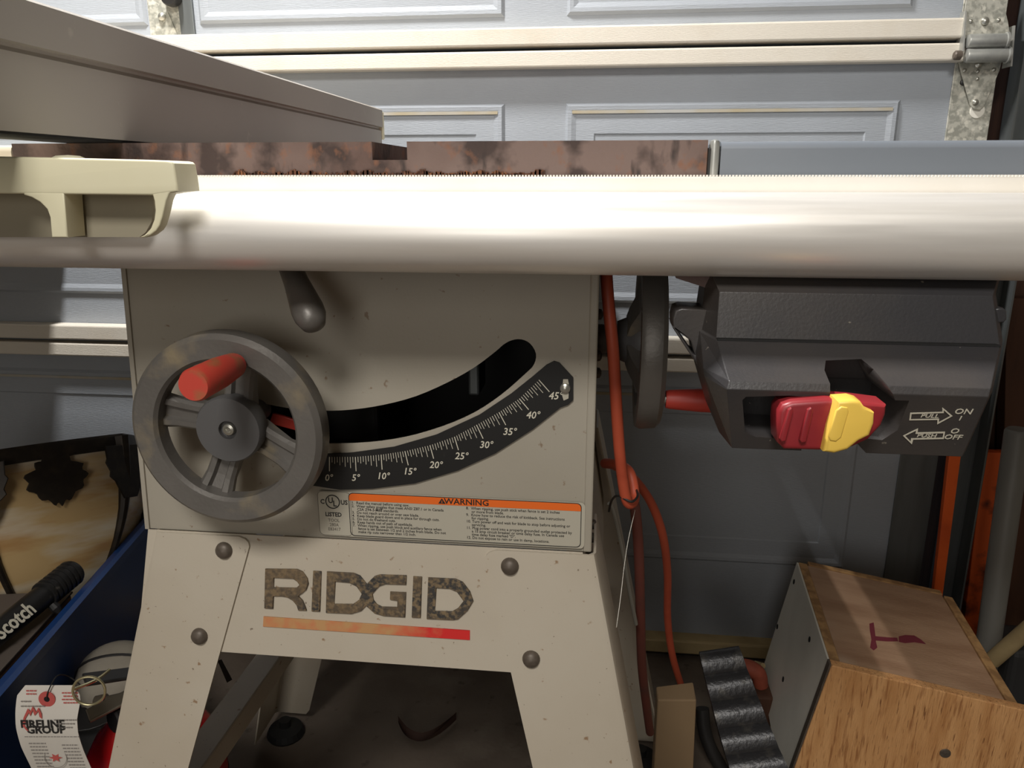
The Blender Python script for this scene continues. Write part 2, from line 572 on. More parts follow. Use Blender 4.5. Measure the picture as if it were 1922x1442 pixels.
# ================================================================== THE TABLE SAW
saw = empty('table_saw', (-.2, .82, 0), 'beige steel table saw with rusty top and embossed logo on its stand', 'table saw')
YC = .600
XC0, XC1, ZC0, ZC1 = -.404, -.0015, .622, .916
pc = front(YC)
slot = [(428, 742), (470, 752), (540, 766), (605, 771), (660, 769), (720, 760), (780, 744), (840, 718), (890, 690), (930, 660), (945, 647), (960, 639), (978, 637), (995, 645), (1006, 664), (1002, 685), (985, 703), (940, 742), (890, 775), (830, 801), (760, 821), (690, 831), (620, 833), (560, 829), (510, 815), (460, 795), (432, 772)]
outer = [(XC0 + .012, ZC1), (XC1, ZC1), (XC1, ZC0), (XC0, ZC0)]
cab = link('cabinet', flat([outer, trace(pc, slot, 3)], .0022, pc.m(-.0022), 0), 'cabinet_paint', saw)
bm = bmesh.new()
# folded body behind the front panel: two sides, back, edge flanges
parts = [box(XC1 - .0022, XC1, YC + .002, 1.02, ZC0, ZC1), hexa([(XC0, YC - .002, ZC0), (XC0 + .004, YC - .002, ZC0), (XC0 + .0022, 1.02, ZC0), (XC0, 1.02, ZC0), (XC0 + .012, YC - .002, ZC1), (XC0 + .016, YC - .002, ZC1), (XC0 + .0142, 1.02, ZC1), (XC0 + .012, 1.02, ZC1)]),
         box(XC0, XC1, 1.018, 1.02, ZC0, ZC1), box(XC1 - .0055, XC1 + .0015, YC - .0022, YC + .012, ZC0, ZC1, .0015, 2)]
link('cabinet_body', join(parts), 'cabinet_paint', saw)
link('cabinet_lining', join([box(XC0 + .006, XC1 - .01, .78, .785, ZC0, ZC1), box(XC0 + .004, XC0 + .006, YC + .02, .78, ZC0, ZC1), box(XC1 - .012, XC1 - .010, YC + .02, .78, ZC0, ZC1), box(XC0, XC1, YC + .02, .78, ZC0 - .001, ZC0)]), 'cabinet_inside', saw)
# things seen through the slot
link('trunnion', join([box(-.115, -.105, .66, .70, .74, .85, .002), box(-.16, -.05, .68, .70, .795, .80, .001)]), 'track_steel', saw)
link('trunnion_bracket', box(-.30, -.20, .66, .70, .69, .745, .004), 'lever_black', saw)
me = flat([[(-.006, -.004), (.028, -.012), (.030, -.004), (-.002, .006)]], .004, Plane(PY(520, 785, YC + .012)).m(), .001)
link('bevel_pointer', me, 'red_plastic', saw)
for v in (590, 668, 700, 985, 1010):
    p = PX(1123, v, 0) if False else Vector((XC1 + .001, .66, PY(1125, v, .66).z))
    link('side_screw', lathe([(.005, 0), (.0045, .003), (.002, .0045), (0, .0046)], p, (1, 0, 0), 12), 'bolt_brown', saw, smooth=True)

# tilt scale
plate = [(574, 908), (596, 852), (660, 849), (740, 838), (820, 815), (900, 778), (960, 738), (1000, 706), (1026, 684), (1040, 677), (1050, 680), (1076, 708), (1076, 750), (1066, 759), (1052, 764), (1000, 805), (930, 850), (860, 882), (780, 906), (700, 916), (640, 918)]
sc_o = link('tilt_scale', flat([trace(pc, plate)], .0016, pc.m(.0005)), 'scale_black', saw)
maj = [((618.4, 857.8), (618.4, 884.6)), ((667, 858), (668.5, 884.6)), ((715.4, 853.7), (717.3, 881.4)), ((760, 847), (766.4, 873.4)), ((807, 836), (814, 861)), ((853, 820), (860.6, 845)), ((894.4, 797.8), (906.8, 823.4)), ((936.5, 774), (949.3, 797.8)), ((974.8, 748.4), (992.3, 769)), ((1011.5, 713.3), (1031.3, 735.6))]
ps = front(YC - .0022)
ticks = []
for i, (a, b) in enumerate(maj):
    for k in range(10 if i < 9 else 1):
        t = k / 10
        a2, b2 = maj[min(i + 1, 9)]
        A = Vector((a[0] + (a2[0] - a[0]) * t, a[1] + (a2[1] - a[1]) * t))
        B = Vector((b[0] + (b2[0] - b[0]) * t, b[1] + (b2[1] - b[1]) * t))
        ln = 1 if k == 0 else (.38 if k % 2 else .38 + .05 * k)
        B = A + (B - A) * ln
        w = .75 if k == 0 else .5
        dx = (B - A).normalized()
        nx = Vector((-dx.y, dx.x)) * w
        ticks.append(flat([trace(ps, [tuple(A + nx), tuple(B + nx), tuple(B - nx), tuple(A - nx)])], .0002, ps.m()))
link('tick_marks', join(ticks), 'print_white', sc_o, kind='stuff')
nums = crop([(175, 930), (333, 930), (495, 920), (650, 893), (805, 855), (955, 803), (1100, 737), (1238, 660), (1375, 563), (1508, 450)], 3.134, 560, 600)
for i, (u, v) in enumerate(nums):
    a, b = ps.uv(u, v + 6)
    link('numeral', text(str(i * 5) + '\u00b0', ps.m() @ Matrix.Translation((a + .0006, b, 0)), .0086, .0002, 'CENTER', .2, .0001, .95), 'print_white', sc_o)
p = ps.hit(1061, 729)
slotp = [(1057, 712), (1066, 712), (1068, 722), (1067, 748), (1058, 752), (1055, 742)]
link('slot', flat([trace(ps, slotp)], .0002, ps.m()), 'label_grey', sc_o)
link('screw', lathe([(.0045, 0), (.004, .0018), (.002, .003), (0, .0032)], p, (0, -1, 0), 16), 'screw_steel', sc_o, smooth=True)

# warning label
pl_ = front(YC - .0001)
x0, zt = pl_.uv(597, 919)
x1, _ = pl_.uv(655, 921)
x2, zb = pl_.uv(1090, 1027)
zt2 = pl_.uv(655, 919)[1]


def rrect(x0, x1, y0, y1, r, n=4):
    out = []
    for cx, cy, a0 in ((x1 - r, y1 - r, 0), (x0 + r, y1 - r, 90), (x0 + r, y0 + r, 180), (x1 - r, y0 + r, 270)):
        for k in range(n + 1):
            a = math.radians(a0 + 90 * k / n)
            out.append((cx + r * math.cos(a), cy + r * math.sin(a)))
    return out


zb = pl_.uv(655, 1003)[1]
lab = link('warning_label', flat([rrect(x0, x2 + .003, zb - .001, zt, .004)], .0003, pl_.m(.0022)), 'label_grey', saw)
W = pl_.m(.0026)
link('border', flat([rrect(x1, x2, zb, zt - .0005, .004), rrect(x1 + .0006, x2 - .0006, zb + .0006, zt - .0011, .0036)], .0002, W), 'print_black', lab)
link('border', flat([rrect(x0, x1 + .002, zb - .0005, zt - .0004, .004), rrect(x0 + .0003, x1 + .0017, zb - .0002, zt - .0007, .0038)], .0001, W), 'print_dark', lab)
hd = .0072
link('warning_band', flat([[(x1 + .0006, zt - .0005 - hd)] + [(x2 - .0006, zt - .0005 - hd)] + [q for q in rrect(x1 + .0006, x2 - .0006, zb, zt - .0011, .0036) if q[1] > zt - .006]], .0002, W), 'label_orange', lab)
xm = (x1 + x2) / 2
link('warning_word', text('WARNING', W @ Matrix.Translation((xm + .003, zt - .0066, .0003)), .0074, .0001, 'CENTER', 0, .00012, 1.08), 'print_black', lab)
link('warning_triangle', flat([[(xm - .0215, zt - .0066), (xm - .0150, zt - .0066), (xm - .0183, zt - .0016)], [(xm - .0187, zt - .0060), (xm - .0179, zt - .0060), (xm - .0181, zt - .0035), (xm - .0185, zt - .0035)]], .0001, W, lift=.0003), 'print_black', lab)
lt = ['1.  Read the manual before using saw.', '2.  Wear safety goggles that meet ANSI Z87.1 or in Canada', '     CSA Z94-3-M88 standards.', '3.  Do not reach around or over saw blade.', '4.  Keep blade guard down and in place for through cuts.', '5.  Do not do freehand cuts.', '6.  Keep hands out of path of sawblade.', '7.  When ripping, use push block and auxiliary fence when', '     fence is set between 1/2 and 2 inches from blade. Do not', '     make rip cuts narrower than 1/2 inch.']
rt = ['8.  When ripping, use push stick when fence is set 2 inches', '     or more from blade.', '9.  Know how to reduce the risk of kickback. See instructions', '     for ripping.', '10. Turn power off and wait for blade to stop before adjusting or', '     servicing.', '11. Plug power cord into a properly grounded outlet protected by', '     a 15 amp circuit breaker or time delay fuse. In Canada use', '     time delay fuse marked "D".', '12. Do not expose to rain or use in damp, locations.']
zz = zt - .0007 - hd - .0030
st = (zz - zb - .0012) / 9.6
for lines, xx in ((lt, x1 + .0025), (rt, xm + .0025)):
    link('warning_text', join([text(s, W @ Matrix.Translation((xx, zz - i * st, 0)), .0035, .0001, 'LEFT', 0, .00004, .96) for i, s in enumerate(lines)]), 'print_black', lab, kind='stuff')
# listing mark
cxm = (x0 + x1) / 2 - .0005
czm = zt - .0098
link('listing_ring', flat([[(cxm + .0066 * math.cos(a), czm + .0066 * math.sin(a)) for a in [i * math.pi / 16 for i in range(32)]], [(cxm + .0057 * math.cos(a), czm + .0057 * math.sin(a)) for a in [i * math.pi / 16 for i in range(32)]]], .0002, W), 'print_black', lab)
for s, dx, dz, sz in (('U', -.0018, -.0012, .0075), ('L', .0018, -.0042, .0075), ('C', -.0092, -.0022, .006), ('US', .0103, -.0022, .006), ('LISTED', 0, -.0138, .0054)):
    link('listing_letters', text(s, W @ Matrix.Translation((cxm + dx, czm + dz, 0)), sz, .0002, 'CENTER', 0, .00014, .9), 'print_black', lab)
for s, dz in (('TOOL', -.0190), ('280A', -.0232), ('E83417', -.0274)):
    link('listing_code', text(s, W @ Matrix.Translation((cxm, czm + dz, 0)), .0042, .0001, 'CENTER', 0, 0, .9), 'print_dark', lab)


# handwheels
def handwheel(name, o, ux, uy, spokes, grip_a, grip_r, grip_len, shaft, R=.079, grip_mat='red_dusty', gs=1.0):
    pl = Plane(o, ux, uy)
    h = .010
    prof = [(R, -h + .004), (R - .002, -h), (R - .019, -h), (R - .0225, -h + .004), (R - .0225, h - .003), (R - .020, h), (R - .005, h + .001), (R - .001, h - .003)]
    w = link(name, ring_lathe(prof, pl.o, pl.n, 72), 'wheel_cast', saw, smooth=True)
    hb = link('hub', lathe([(.0, -shaft), (.010, -shaft), (.010, -.028), (.017, -.028), (.022, -.016), (.0265, -.010), (.0275, .002), (.0260, .005), (.0075, .005), (.0075, .001), (0, .001)], pl.o, pl.n, 40, False), 'wheel_hub', w, smooth=True)
    link('screw', lathe([(.0055, 0), (.0055, .001), (.0045, .003), (.0025, .0036), (.0015, .0022), (0, .0022)], pl.at(0, 0, .0012), pl.n, 16, False), 'screw_steel', w, smooth=True)
    for a in spokes:
        ca, sa = math.cos(math.radians(a)), math.sin(math.radians(a))
        er, et = pl.x * ca + pl.y * sa, pl.y * ca - pl.x * sa
        rings = []
        for r, hw, z0, z1 in ((.018, .0125, -.020, -.006), (.030, .0115, -.017, -.005), (.045, .0120, -.011, -.003), (.0585, .0145, -.008, 0)):
            cs = [(-hw, z0), (hw, z0), (hw, z1 - .003), (hw * .8, z1), (hw * .45, z1), (hw * .3, z1 - .004), (-hw * .3, z1 - .004), (-hw * .45, z1), (-hw * .8, z1), (-hw, z1 - .003)]
            rings.append([pl.o + er * r + et * q + pl.n * z for q, z in cs])
        link('spoke', loft(rings), 'wheel_cast', w)
    ca, sa = math.cos(math.radians(grip_a)), math.sin(math.radians(grip_a))
    g = pl.at(grip_r * ca, grip_r * sa, h)
    link('grip_pin', lathe([(.004, -.006), (.004, .006)], g, pl.n, 12), 'screw_steel', w)
    link('grip', lathe([(0, .003), (.0085 * gs, .003), (.0095 * gs, .006), (.0115 * gs, .03), (.0118 * gs, grip_len - .003), (.0105 * gs, grip_len), (0, grip_len)], g, pl.n, 28, False), grip_mat, w, smooth=True)
    return w


wc = Vector((-.2875, .550, .7385))
handwheel('handwheel', wc, (1, 0, 0), (0, 0, 1), (78, 168, 250, 332), 74, .058, .066, .055)
handwheel('handwheel', Vector((.045, .682, .790)), (0, 1, 0), (0, 0, 1), (35, 125, 215, 305), 216, .066, .045, .052, grip_mat='red_plastic', gs=.85)
link('shaft_collar', lathe([(.014, 0), (.014, .006), (.011, .012), (.011, .02)], (XC1, .682, .790), (1, 0, 0), 24), 'bolt_brown', saw, smooth=True)

# lock handle hanging below the rail
a, b = PY(532, 470, .585), PY(584, 598, .535)
d = (b - a).normalized()
ln = (b - a).length
link('lock_handle', lathe([(0, 0), (.0085, 0), (.0095, ln * .5), (.0122, ln * .88), (.0118, ln * .97), (.009, ln + .006), (.004, ln + .0095), (0, ln + .0098)], a, d, 24, False), 'wheel_cast', saw, smooth=True)

# table top (front edge, slot), wings, rail
TT = .9553
tp = [(-.442, TT - .040), (-.442, TT), (-.1640, TT), (-.1640, TT - .0125), (-.1385, TT - .0125), (-.1385, TT), (.0705, TT), (.0705, TT - .040)]
bm = bmesh.new()
link('table_top', loft([[(x, .557, z) for x, z in tp], [(x, 1.24, z) for x, z in tp]]), 'cast_iron_rust', saw)
M('rust_crust', c(104, 66, 46), .9, 0, [(c(62, 42, 34), 120, .45, .6, .9), (c(150, 98, 62), 160, .55, .66, .8)], bump=(300, .8))
bm = bmesh.new()
for i in range(230):
    x = -.27 + i * .001 + random.uniform(-.0004, .0004)
    h = .0025 + .0028 * abs(math.sin(i * .23) * math.sin(i * .071 + 1)) + random.uniform(0, .0014)
    r = bmesh.ops.create_cube(bm, size=1)
    for v in r['verts']:
        v.co = Vector((x + v.co.x * .0014, .5566 + v.co.y * .0012, .9300 + h / 2 + v.co.z * h))
link('rust_crust', mesh_of(bm), 'rust_crust', saw, kind='stuff')
link('wing_hinge', lathe([(.0035, 0), (.0035, .028), (.0028, .0305), (0, .0315)], (.0752, .5585, TT - .031), (0, 0, 1), 14), 'zinc', saw, smooth=True)
link('wing_joint', box(.0708, .0742, .556, 1.235, TT - .034, TT - .005, .0008), 'lever_black', saw)


def wing(x0, x1):
    pr = [(.5575, TT - .036), (.5570, TT - .006), (.5582, TT - .003), (.561, TT - .0012), (.566, TT - .0008), (1.232, TT - .0008), (1.238, TT - .004), (1.238, TT - .036), (1.236, TT - .036), (1.236, TT - .005), (.5600, TT - .004), (.5595, TT - .036)]
    return loft([[(x0, y, z) for y, z in pr], [(x1, y, z) for y, z in pr]])


link('extension_wing', wing(.0795, .62), 'wing_paint', saw, smooth=True)
link('extension_wing', wing(-1.0, -.4435), 'stand_paint', saw, smooth=True)
link('added_side_table', box(-1.60, -1.002, .557, 1.385, TT - .030, TT - .001, .002), 'melamine', saw)  # added out of view; its edge throws the shadow on the door's left
link('added_table_leg', box(-1.58, -1.54, .60, .64, 0, TT - .030, .003), 'stand_paint', saw)  # legs of the added side table, also out of view
link('added_table_leg', box(-1.58, -1.54, 1.30, 1.34, 0, TT - .030, .003), 'stand_paint', saw)
link('added_rear_rail', box(-.40, .62, 1.2405, 1.29, .895, .93, .003), 'rail_flange', saw)  # out of view; added to narrow the gap that lets light reach the door
link('unseen_motor', join([lathe([(.06, 0), (.078, .006), (.082, .02), (.082, .19), (.078, .205), (.05, .21)], (-.30, 1.20, .77), (1, 0, 0), 32), box(-.30, -.04, 1.025, 1.38, .80, .875, .006), box(-.085, -.045, 1.05, 1.385, .60, .88, .01)]), 'lever_black', saw)  # out of view; placed to shade the door right of the cabinet
# rail: round-nosed extrusion with a flange
TC = Vector((0, .5055, .8955))
RT = .0262
pr = []
for k in range(26):
    a = math.radians(80 + k * 190 / 25)          # from top round the front to the bottom
    pr.append((TC.y + RT * math.cos(a), TC.z + RT * math.sin(a)))
pr += [(.540, TC.z - RT), (.540, TC.z + RT * .985)]
link('front_rail', loft([[(-1.58, y, z) for y, z in pr], [(.72, y, z) for y, z in pr]]), 'rail_aluminium', saw, smooth=True)
link('rail_flange', box(-1.58, .72, .533, .5565, .905, .9312, .0008), 'rail_flange', saw)
teeth = bmesh.new()
for i in range(520):
    x = -.40 + i * .0021
    r = bmesh.ops.create_cube(teeth, size=1)
    for v in r['verts']:
        v.co = Vector((x + v.co.x * .0012, .5340 + v.co.y * .0016, .9317 + v.co.z * .0012))
link('serrated_edge', mesh_of(teeth), 'rail_flange', saw, kind='stuff')

# power switch under the rail
sw = [(505, .516, 1325, 1882), (552, .497, 1322, 1869), (640, .489, 1312, 1882), (646, .483, 1312, 1882), (722, .440, 1318, 1866), (738, .438, 1320, 1862), (850, .455, 1347, 1812)]
chl = [0, 24, 28, 30, 46, 40, 22]
bm = bmesh.new()
rows = []
for (v, Y, ul, ur), ch in zip(sw, chl):
    z = PY(1600, v, Y).z

    def xat(u, Y=Y, v=v):
        return PY(u, v, Y).x
    xs = [(PY(ul, v, Y + .035).x, .56), (PY(ul, v, Y + .030).x, Y + .030), (xat(ul + ch + 4), Y), (xat(ur - 5), Y), (PY(ur, v, Y + .012).x, Y + .012), (PY(ur, v, Y + .012).x, .56)]
    rows.append([bm.verts.new((x, y, z)) for x, y in xs])
for a, b in zip(rows, rows[1:]):
    for i in range(6):
        bm.faces.new((a[i], a[(i + 1) % 6], b[(i + 1) % 6], b[i]))
bm.faces.new(rows[0])
bm.faces.new(rows[-1])
bmesh.ops.recalc_face_normals(bm, faces=bm.faces)
bevel(bm, .0016, 2)
sbody = mesh_of(bm)
pk = front(.440)


def cutter(pts, y0, y1):
    a, b = front(y0), front(y0)
    poly = trace(front(.440), pts)
    return flat([poly], y1 - y0, front(y1).m())


cuts = [cutter([(1394, 752), (1400, 745), (1480, 742), (1560, 748), (1706, 752), (1694, 816), (1668, 838), (1600, 830), (1515, 838), (1425, 832), (1404, 822)], .40, .50),
        cutter([(1553, 760), (1560, 706), (1572, 695), (1645, 694), (1658, 706), (1684, 760)], .40, .490),
        cutter([(1516, 812), (1600, 812), (1642, 868), (1642, 900), (1516, 900)], .40, .53)]
sbody = boolean(sbody, cuts)
swo = link('power_switch', sbody, 'black_plastic', saw)
link('seam', box(PY(1345, 643, .486).x, PY(1876, 643, .486).x, .4835, .495, PY(1600, 645, .486).z, PY(1600, 641, .486).z, .0004), 'black_void', swo)
# bracket at its left
pb = front(.515)
link('cord_clip', flat([trace(pb, [(1263, 600), (1268, 583), (1280, 579), (1330, 582), (1330, 690), (1310, 688), (1264, 618)]), trace(pb, [(1272, 622), (1296, 640), (1306, 668), (1300, 664)])], .03, pb.m(-.03), .001), 'black_plastic', swo)
link('mounting_bracket', flat([trace(front(.53), [(1262, 505), (1345, 505), (1345, 541), (1330, 541), (1268, 521)])], .004, front(.53).m()), 'cast_iron_brown', saw)
link('side_lug', flat([trace(front(.50), [(1868, 580), (1884, 578), (1890, 585), (1890, 600), (1884, 606), (1868, 606)])], .02, front(.50).m(-.02), .001), 'black_plastic', swo)
pp = front(.440)
redp = [(1452, 790), (1454, 764), (1462, 752), (1480, 746), (1545, 741), (1600, 745), (1654, 752), (1652, 770), (1644, 790), (1620, 816), (1590, 830), (1530, 836), (1465, 834), (1453, 822)]
pad = link('paddle', flat([trace(pp, redp)], .022, pp.m(-.012), .003, 3), 'switch_red', swo, smooth=True)
prb = front(.4285)
for poly in ([(1478, 768), (1484, 764), (1488, 770), (1474, 826), (1466, 828), (1462, 822)], [(1514, 768), (1521, 764), (1525, 770), (1512, 828), (1503, 830), (1499, 824)]):
    link('rib', flat([trace(prb, poly)], .003, prb.m(-.001), .0008), 'switch_red', pad, smooth=True)
py_ = front(.435)
yel = [(1535, 836), (1545, 790), (1560, 742), (1590, 740), (1604, 744), (1612, 756), (1629, 764), (1628, 784), (1620, 806), (1600, 816), (1580, 832), (1555, 839)]
key = link('safety_key', flat([trace(py_, yel)], .016, py_.m(-.004), .0025, 3), 'switch_yellow', pad, smooth=True)
pyr = front(.4235)
link('key_rib', flat([trace(pyr, [(1568, 770), (1578, 762), (1590, 764), (1592, 772), (1578, 820), (1568, 828), (1557, 826), (1554, 818)])], .002, pyr.m(-.0006), .0008), 'switch_yellow', pad, smooth=True)
# printed arrows and words on the lower face
qa, qb = PY(1600, 738, .438), PY(1600, 850, .455)
plf = Plane(qb, (1, 0, 0), qa - qb)
LF = plf.m(.0003)
ar = crop([(585, 1075), (593, 1018), (835, 1010), (835, 978), (912, 1042), (795, 1106), (797, 1072)], 4.006, 1560, 520)
ai = crop([(598, 1066), (603, 1028), (845, 1020), (845, 998), (893, 1042), (808, 1088), (810, 1062)], 4.006, 1560, 520)
link('pull_arrow', flat([trace(plf, ar), trace(plf, ai)], .0002, LF), 'print_white', swo)
ar = crop([(537, 1190), (652, 1135), (648, 1165), (855, 1160), (845, 1215), (615, 1220), (605, 1255)], 4.006, 1560, 520)
ai = crop([(556, 1191), (636, 1153), (632, 1177), (842, 1172), (836, 1205), (600, 1210), (597, 1235)], 4.006, 1560, 520)
link('push_arrow', flat([trace(plf, ar), trace(plf, ai)], .0002, LF), 'print_white', swo)
for s, x, y, sz in (('PULL', 735, 1056, .0040), ('PUSH', 712, 1204, .0040), ('ON', 985, 1028, .0054), ('I', 962, 1076, .0046), ('O', 920, 1174, .0054), ('OFF', 908, 1218, .0050)):
    a, b = plf.uv(*crop([(x, y)], 4.006, 1560, 520)[0])
    link('switch_word', text(s, LF @ Matrix.Translation((a, b, 0)), sz, .0002, 'CENTER', .12, .00006, 1.12), 'print_white', swo)

# stand: splayed angle legs, aprons, bolts
SL = .13
pf = Plane((0, .594, .624), (1, 0, 0), (0, SL, 1))
pfb = Plane((0, .5965, .624), (1, 0, 0), (0, SL, 1))


def low(p, q, z):
    return p + (q - p) * ((z - p.z) / (q.z - p.z))


def leg(o_t, o_b, i_t, i_b, side, rear=False):
    """angle-section leg: front flange from outer to inner edge, side flange behind the outer edge"""
    ot, ob, it, ib = pf.hit(*o_t), pf.hit(*o_b), pf.hit(*i_t), pf.hit(*i_b)
    zt = .6215
    zl = .022
    OT, OB = low(ot, ob, zt), low(ot, ob, zl)
    IT, IB = low(it, ib, zt), low(it, ib, zl)
    th, dep = .0022, .085
    rings = []
    for k, (t, cut) in enumerate(((0, .012), (.0035, .0055), (.008, .002), (.014, 0), (.30, 0), (.62, 0), (.985, 0), (1, .004))):
        O, I = OT.lerp(OB, t), IT.lerp(IB, t)
        I = I + (O - I).normalized() * cut
        s = -1 if O.x < I.x else 1          # outward
        bk = Vector((0, 1, 0))
        r = .006
        cs = [I, O - Vector((s * r, 0, 0)), O + Vector((-s * r * .3, r * .3, 0)), O + bk * r, O + bk * dep,
              O + bk * dep - Vector((s * th, 0, 0)), O + bk * r - Vector((s * th, 0, 0)), O + Vector((-s * r, th, 0)), I + Vector((0, th, 0))]
        if rear:
            cs = [Vector((q.x, 1.62 - q.y, q.z)) for q in cs]
        rings.append(cs)
    L = link('leg', loft(rings), 'stand_paint', saw, smooth=True)
    fx = (OB + IB) / 2
    fy = fx.y + .03
    if rear:
        fy = 1.62 - fy
    link('foot', lathe([(.030, 0), (.032, .004), (.028, .014), (.010, .018), (.010, .03)], (fx.x, fy, 0), (0, 0, 1), 20), 'foot_black', L)
    return L


LL = leg((288, 1000), (199, 1442), (472, 1010), (353, 1442), -1)
LR = leg((1118, 1040), (1192, 1442), (906, 1032), (1000, 1442), 1)
RL = leg((288, 1000), (199, 1442), (472, 1010), (353, 1442), -1, True)
RR = leg((1118, 1040), (1192, 1442), (906, 1032), (1000, 1442), 1, True)
for L, pts in ((LL, ((421, 1033), (375, 1194))), (LR, ((957, 1063), (997, 1237)))):
    for u, v in pts:
        link('bolt', lathe([(.0078, -.002), (.0078, .0008), (.0070, .0032), (.0045, .0052), (0, .006)], pf.hit(u, v), pf.n, 20), 'bolt_brown', L, smooth=True)
for sx in (1,):
    for v in (950, 1010):
        pass
z0 = pfb.uv(700, 1244)[1]
ap = link('apron', flat([[(XC0 + .004, -.0015), (XC1 - .006, -.0015), (XC1 + .010, z0), (XC0 - .012, z0)]], .002, pfb.m(-.002)), 'stand_paint', saw)
for s in (-1, 1):
    x = XC1 + .0 if s > 0 else XC0
    pts = []
    for dx in (0, -.0022):
        for y, z in ((.625, .6205), (.995, .6205), (1.01, .50), (.61, .50)):
            pts.append(Vector((x + s * (.0 + (.6205 - z) * .16 - .0035) + s * dx, y, z)))
    link('side_apron', hexa(pts), 'stand_paint', saw)
link('rear_apron', flat([[(XC0 + .004, .50), (XC1 - .004, .50), (XC1 - .004, .62), (XC0 + .004, .62)]], .002, front(1.03).m()), 'stand_paint', saw)
# low stretchers running to the back
for x in (-.408, .005):
    link('stretcher', hexa([(x - .017, .60, .317), (x + .017, .60, .317), (x + .017, 1.03, .305), (x - .017, 1.03, .305), (x - .017, .60, .345), (x + .017, .60, .345), (x + .017, 1.03, .333), (x - .017, 1.03, .333)], .002), 'stand_paint', saw)
# raised logo
LS = (4.47, 480, 1040)
pg = Plane(pfb.o, pfb.x, pfb.y)
GM = pg.m()
glyphs = {
    'R': [[(85, 120), (350, 122), (400, 145), (438, 200), (447, 245), (430, 295), (395, 325), (362, 348), (398, 385), (418, 430), (432, 470), (362, 468), (348, 425), (315, 385), (270, 358), (225, 350), (155, 350), (150, 455), (78, 450)], [(158, 195), (318, 202), (352, 225), (372, 256), (345, 280), (155, 276)]],
    'I': [[(487, 138), (555, 142), (543, 478), (473, 475)]],
    'DG': [[(602, 143), (825, 155), (880, 178), (935, 247), (1000, 182), (1045, 168), (1268, 176), (1265, 254), (1090, 248), (1040, 266), (982, 330), (992, 382), (1022, 420), (1062, 438), (1190, 442), (1192, 388), (1130, 378), (1132, 312), (1264, 318), (1256, 526), (1080, 515), (1000, 492), (930, 430), (890, 472), (810, 497), (593, 487)], [(672, 226), (790, 236), (850, 266), (893, 330), (870, 382), (820, 416), (662, 415)]],
    'I2': [[(1325, 184), (1397, 188), (1386, 531), (1312, 527)]],
    'D2': [[(1450, 193), (1680, 204), (1740, 232), (1800, 310), (1828, 390), (1780, 470), (1700, 542), (1655, 549), (1437, 539)], [(1518, 280), (1630, 286), (1690, 312), (1746, 390), (1700, 450), (1650, 478), (1505, 474)]]}
for k, polys in glyphs.items():
    link('logo_letter', flat([trace(pg, crop(p, *LS)) for p in polys], .0022, GM, .0006, 1), 'logo_charcoal', ap)
bm_ = M('logo_bar_dusty', c(212, 40, 38), .55)
nt = bm_.node_tree
tcn, sep, mr1, nz, ad, mr2, mxn = (nt.nodes.new(k) for k in ('ShaderNodeTexCoord', 'ShaderNodeSeparateXYZ', 'ShaderNodeMapRange', 'ShaderNodeTexNoise', 'ShaderNodeMath', 'ShaderNodeMapRange', 'ShaderNodeMix'))
mxn.data_type = 'RGBA'
nt.links.new(tcn.outputs['Object'], sep.inputs[0])
nt.links.new(sep.outputs[0], mr1.inputs['Value'])
mr1.inputs['From Min'].default_value, mr1.inputs['From Max'].default_value = .02, .095
nz.inputs['Scale'].default_value = 90
nz.inputs['Detail'].default_value = 6
nt.links.new(tcn.outputs['Object'], nz.inputs['Vector'])
nt.links.new(mr1.outputs[0], ad.inputs[0])
nt.links.new(nz.outputs['Fac'], ad.inputs[1])
nt.links.new(ad.outputs[0], mr2.inputs['Value'])
mr2.inputs['From Min'].default_value, mr2.inputs['From Max'].default_value = .42, 1.15
nt.links.new(mr2.outputs[0], mxn.inputs['Factor'])
mxn.inputs[6].default_value, mxn.inputs[7].default_value = c(196, 150, 100), c(216, 40, 38)
nt.links.new(mxn.outputs[2], nt.nodes['Principled BSDF'].inputs['Base Color'])
link('logo_bar', flat([trace(pg, crop([(70, 522), (1797, 640), (1797, 718), (65, 605)], *LS))], .0012, GM), 'logo_bar_dusty', ap)

# ================================================================== RIP FENCE
fen = empty('rip_fence', (-.40, .9, TT), 'long grey rip fence with cream head clamped on the front rail', 'rip fence')
fx = -.350
fp = [(fx - .055, TT + .002), (fx - .0025, TT + .002), (fx - .0025, TT + .048), (fx - .0055, TT + .051), (fx - .0055, TT + .053), (fx, TT + .0535), (fx, TT + .0790), (fx - .0025, TT + .081), (fx - .055, TT + .081)]
link('fence_beam', loft([[(x, .37, z) for x, z in fp], [(x, 1.255, z) for x, z in fp]]), 'fence_paint', fen)
link('end_cap', box(fx - .052, fx - .001, 1.255, 1.268, TT + .035, TT + .078, .002), 'fence_head_plastic', fen)
phd = front(.452)
hs = (4.576, 0, 220)
hd_ = link('fence_head', flat([trace(phd, crop([(-700, 318), (0, 337), (700, 352), (1260, 366), (1430, 372), (1468, 379), (1488, 398), (1508, 500), (1520, 575), (1528, 640), (1312, 672), (-700, 650)], *hs))], .027, phd.m(-.027), .0015, 2), 'fence_head_plastic', fen, smooth=True)
link('hook_leg', flat([trace(phd, crop([(1300, 600), (1500, 590), (1478, 626), (1450, 660), (1425, 720), (1395, 850), (1370, 930), (1342, 975), (1290, 1015), (1245, 1033), (1190, 1036), (1240, 1010), (1290, 955), (1320, 880), (1330, 800), (1322, 720), (1305, 660)], *hs))], .009, phd.m(-.0092), .001, 2), 'fence_head_plastic', fen, smooth=True)
link('middle_leg', flat([trace(phd, crop([(200, 640), (545, 640), (576, 1034), (440, 1034), (425, 860), (400, 790), (340, 730), (270, 690), (200, 668)], *hs))], .018, phd.m(-.0182), .001, 2), 'fence_head_plastic', fen, smooth=True)
pbk = front(.472)
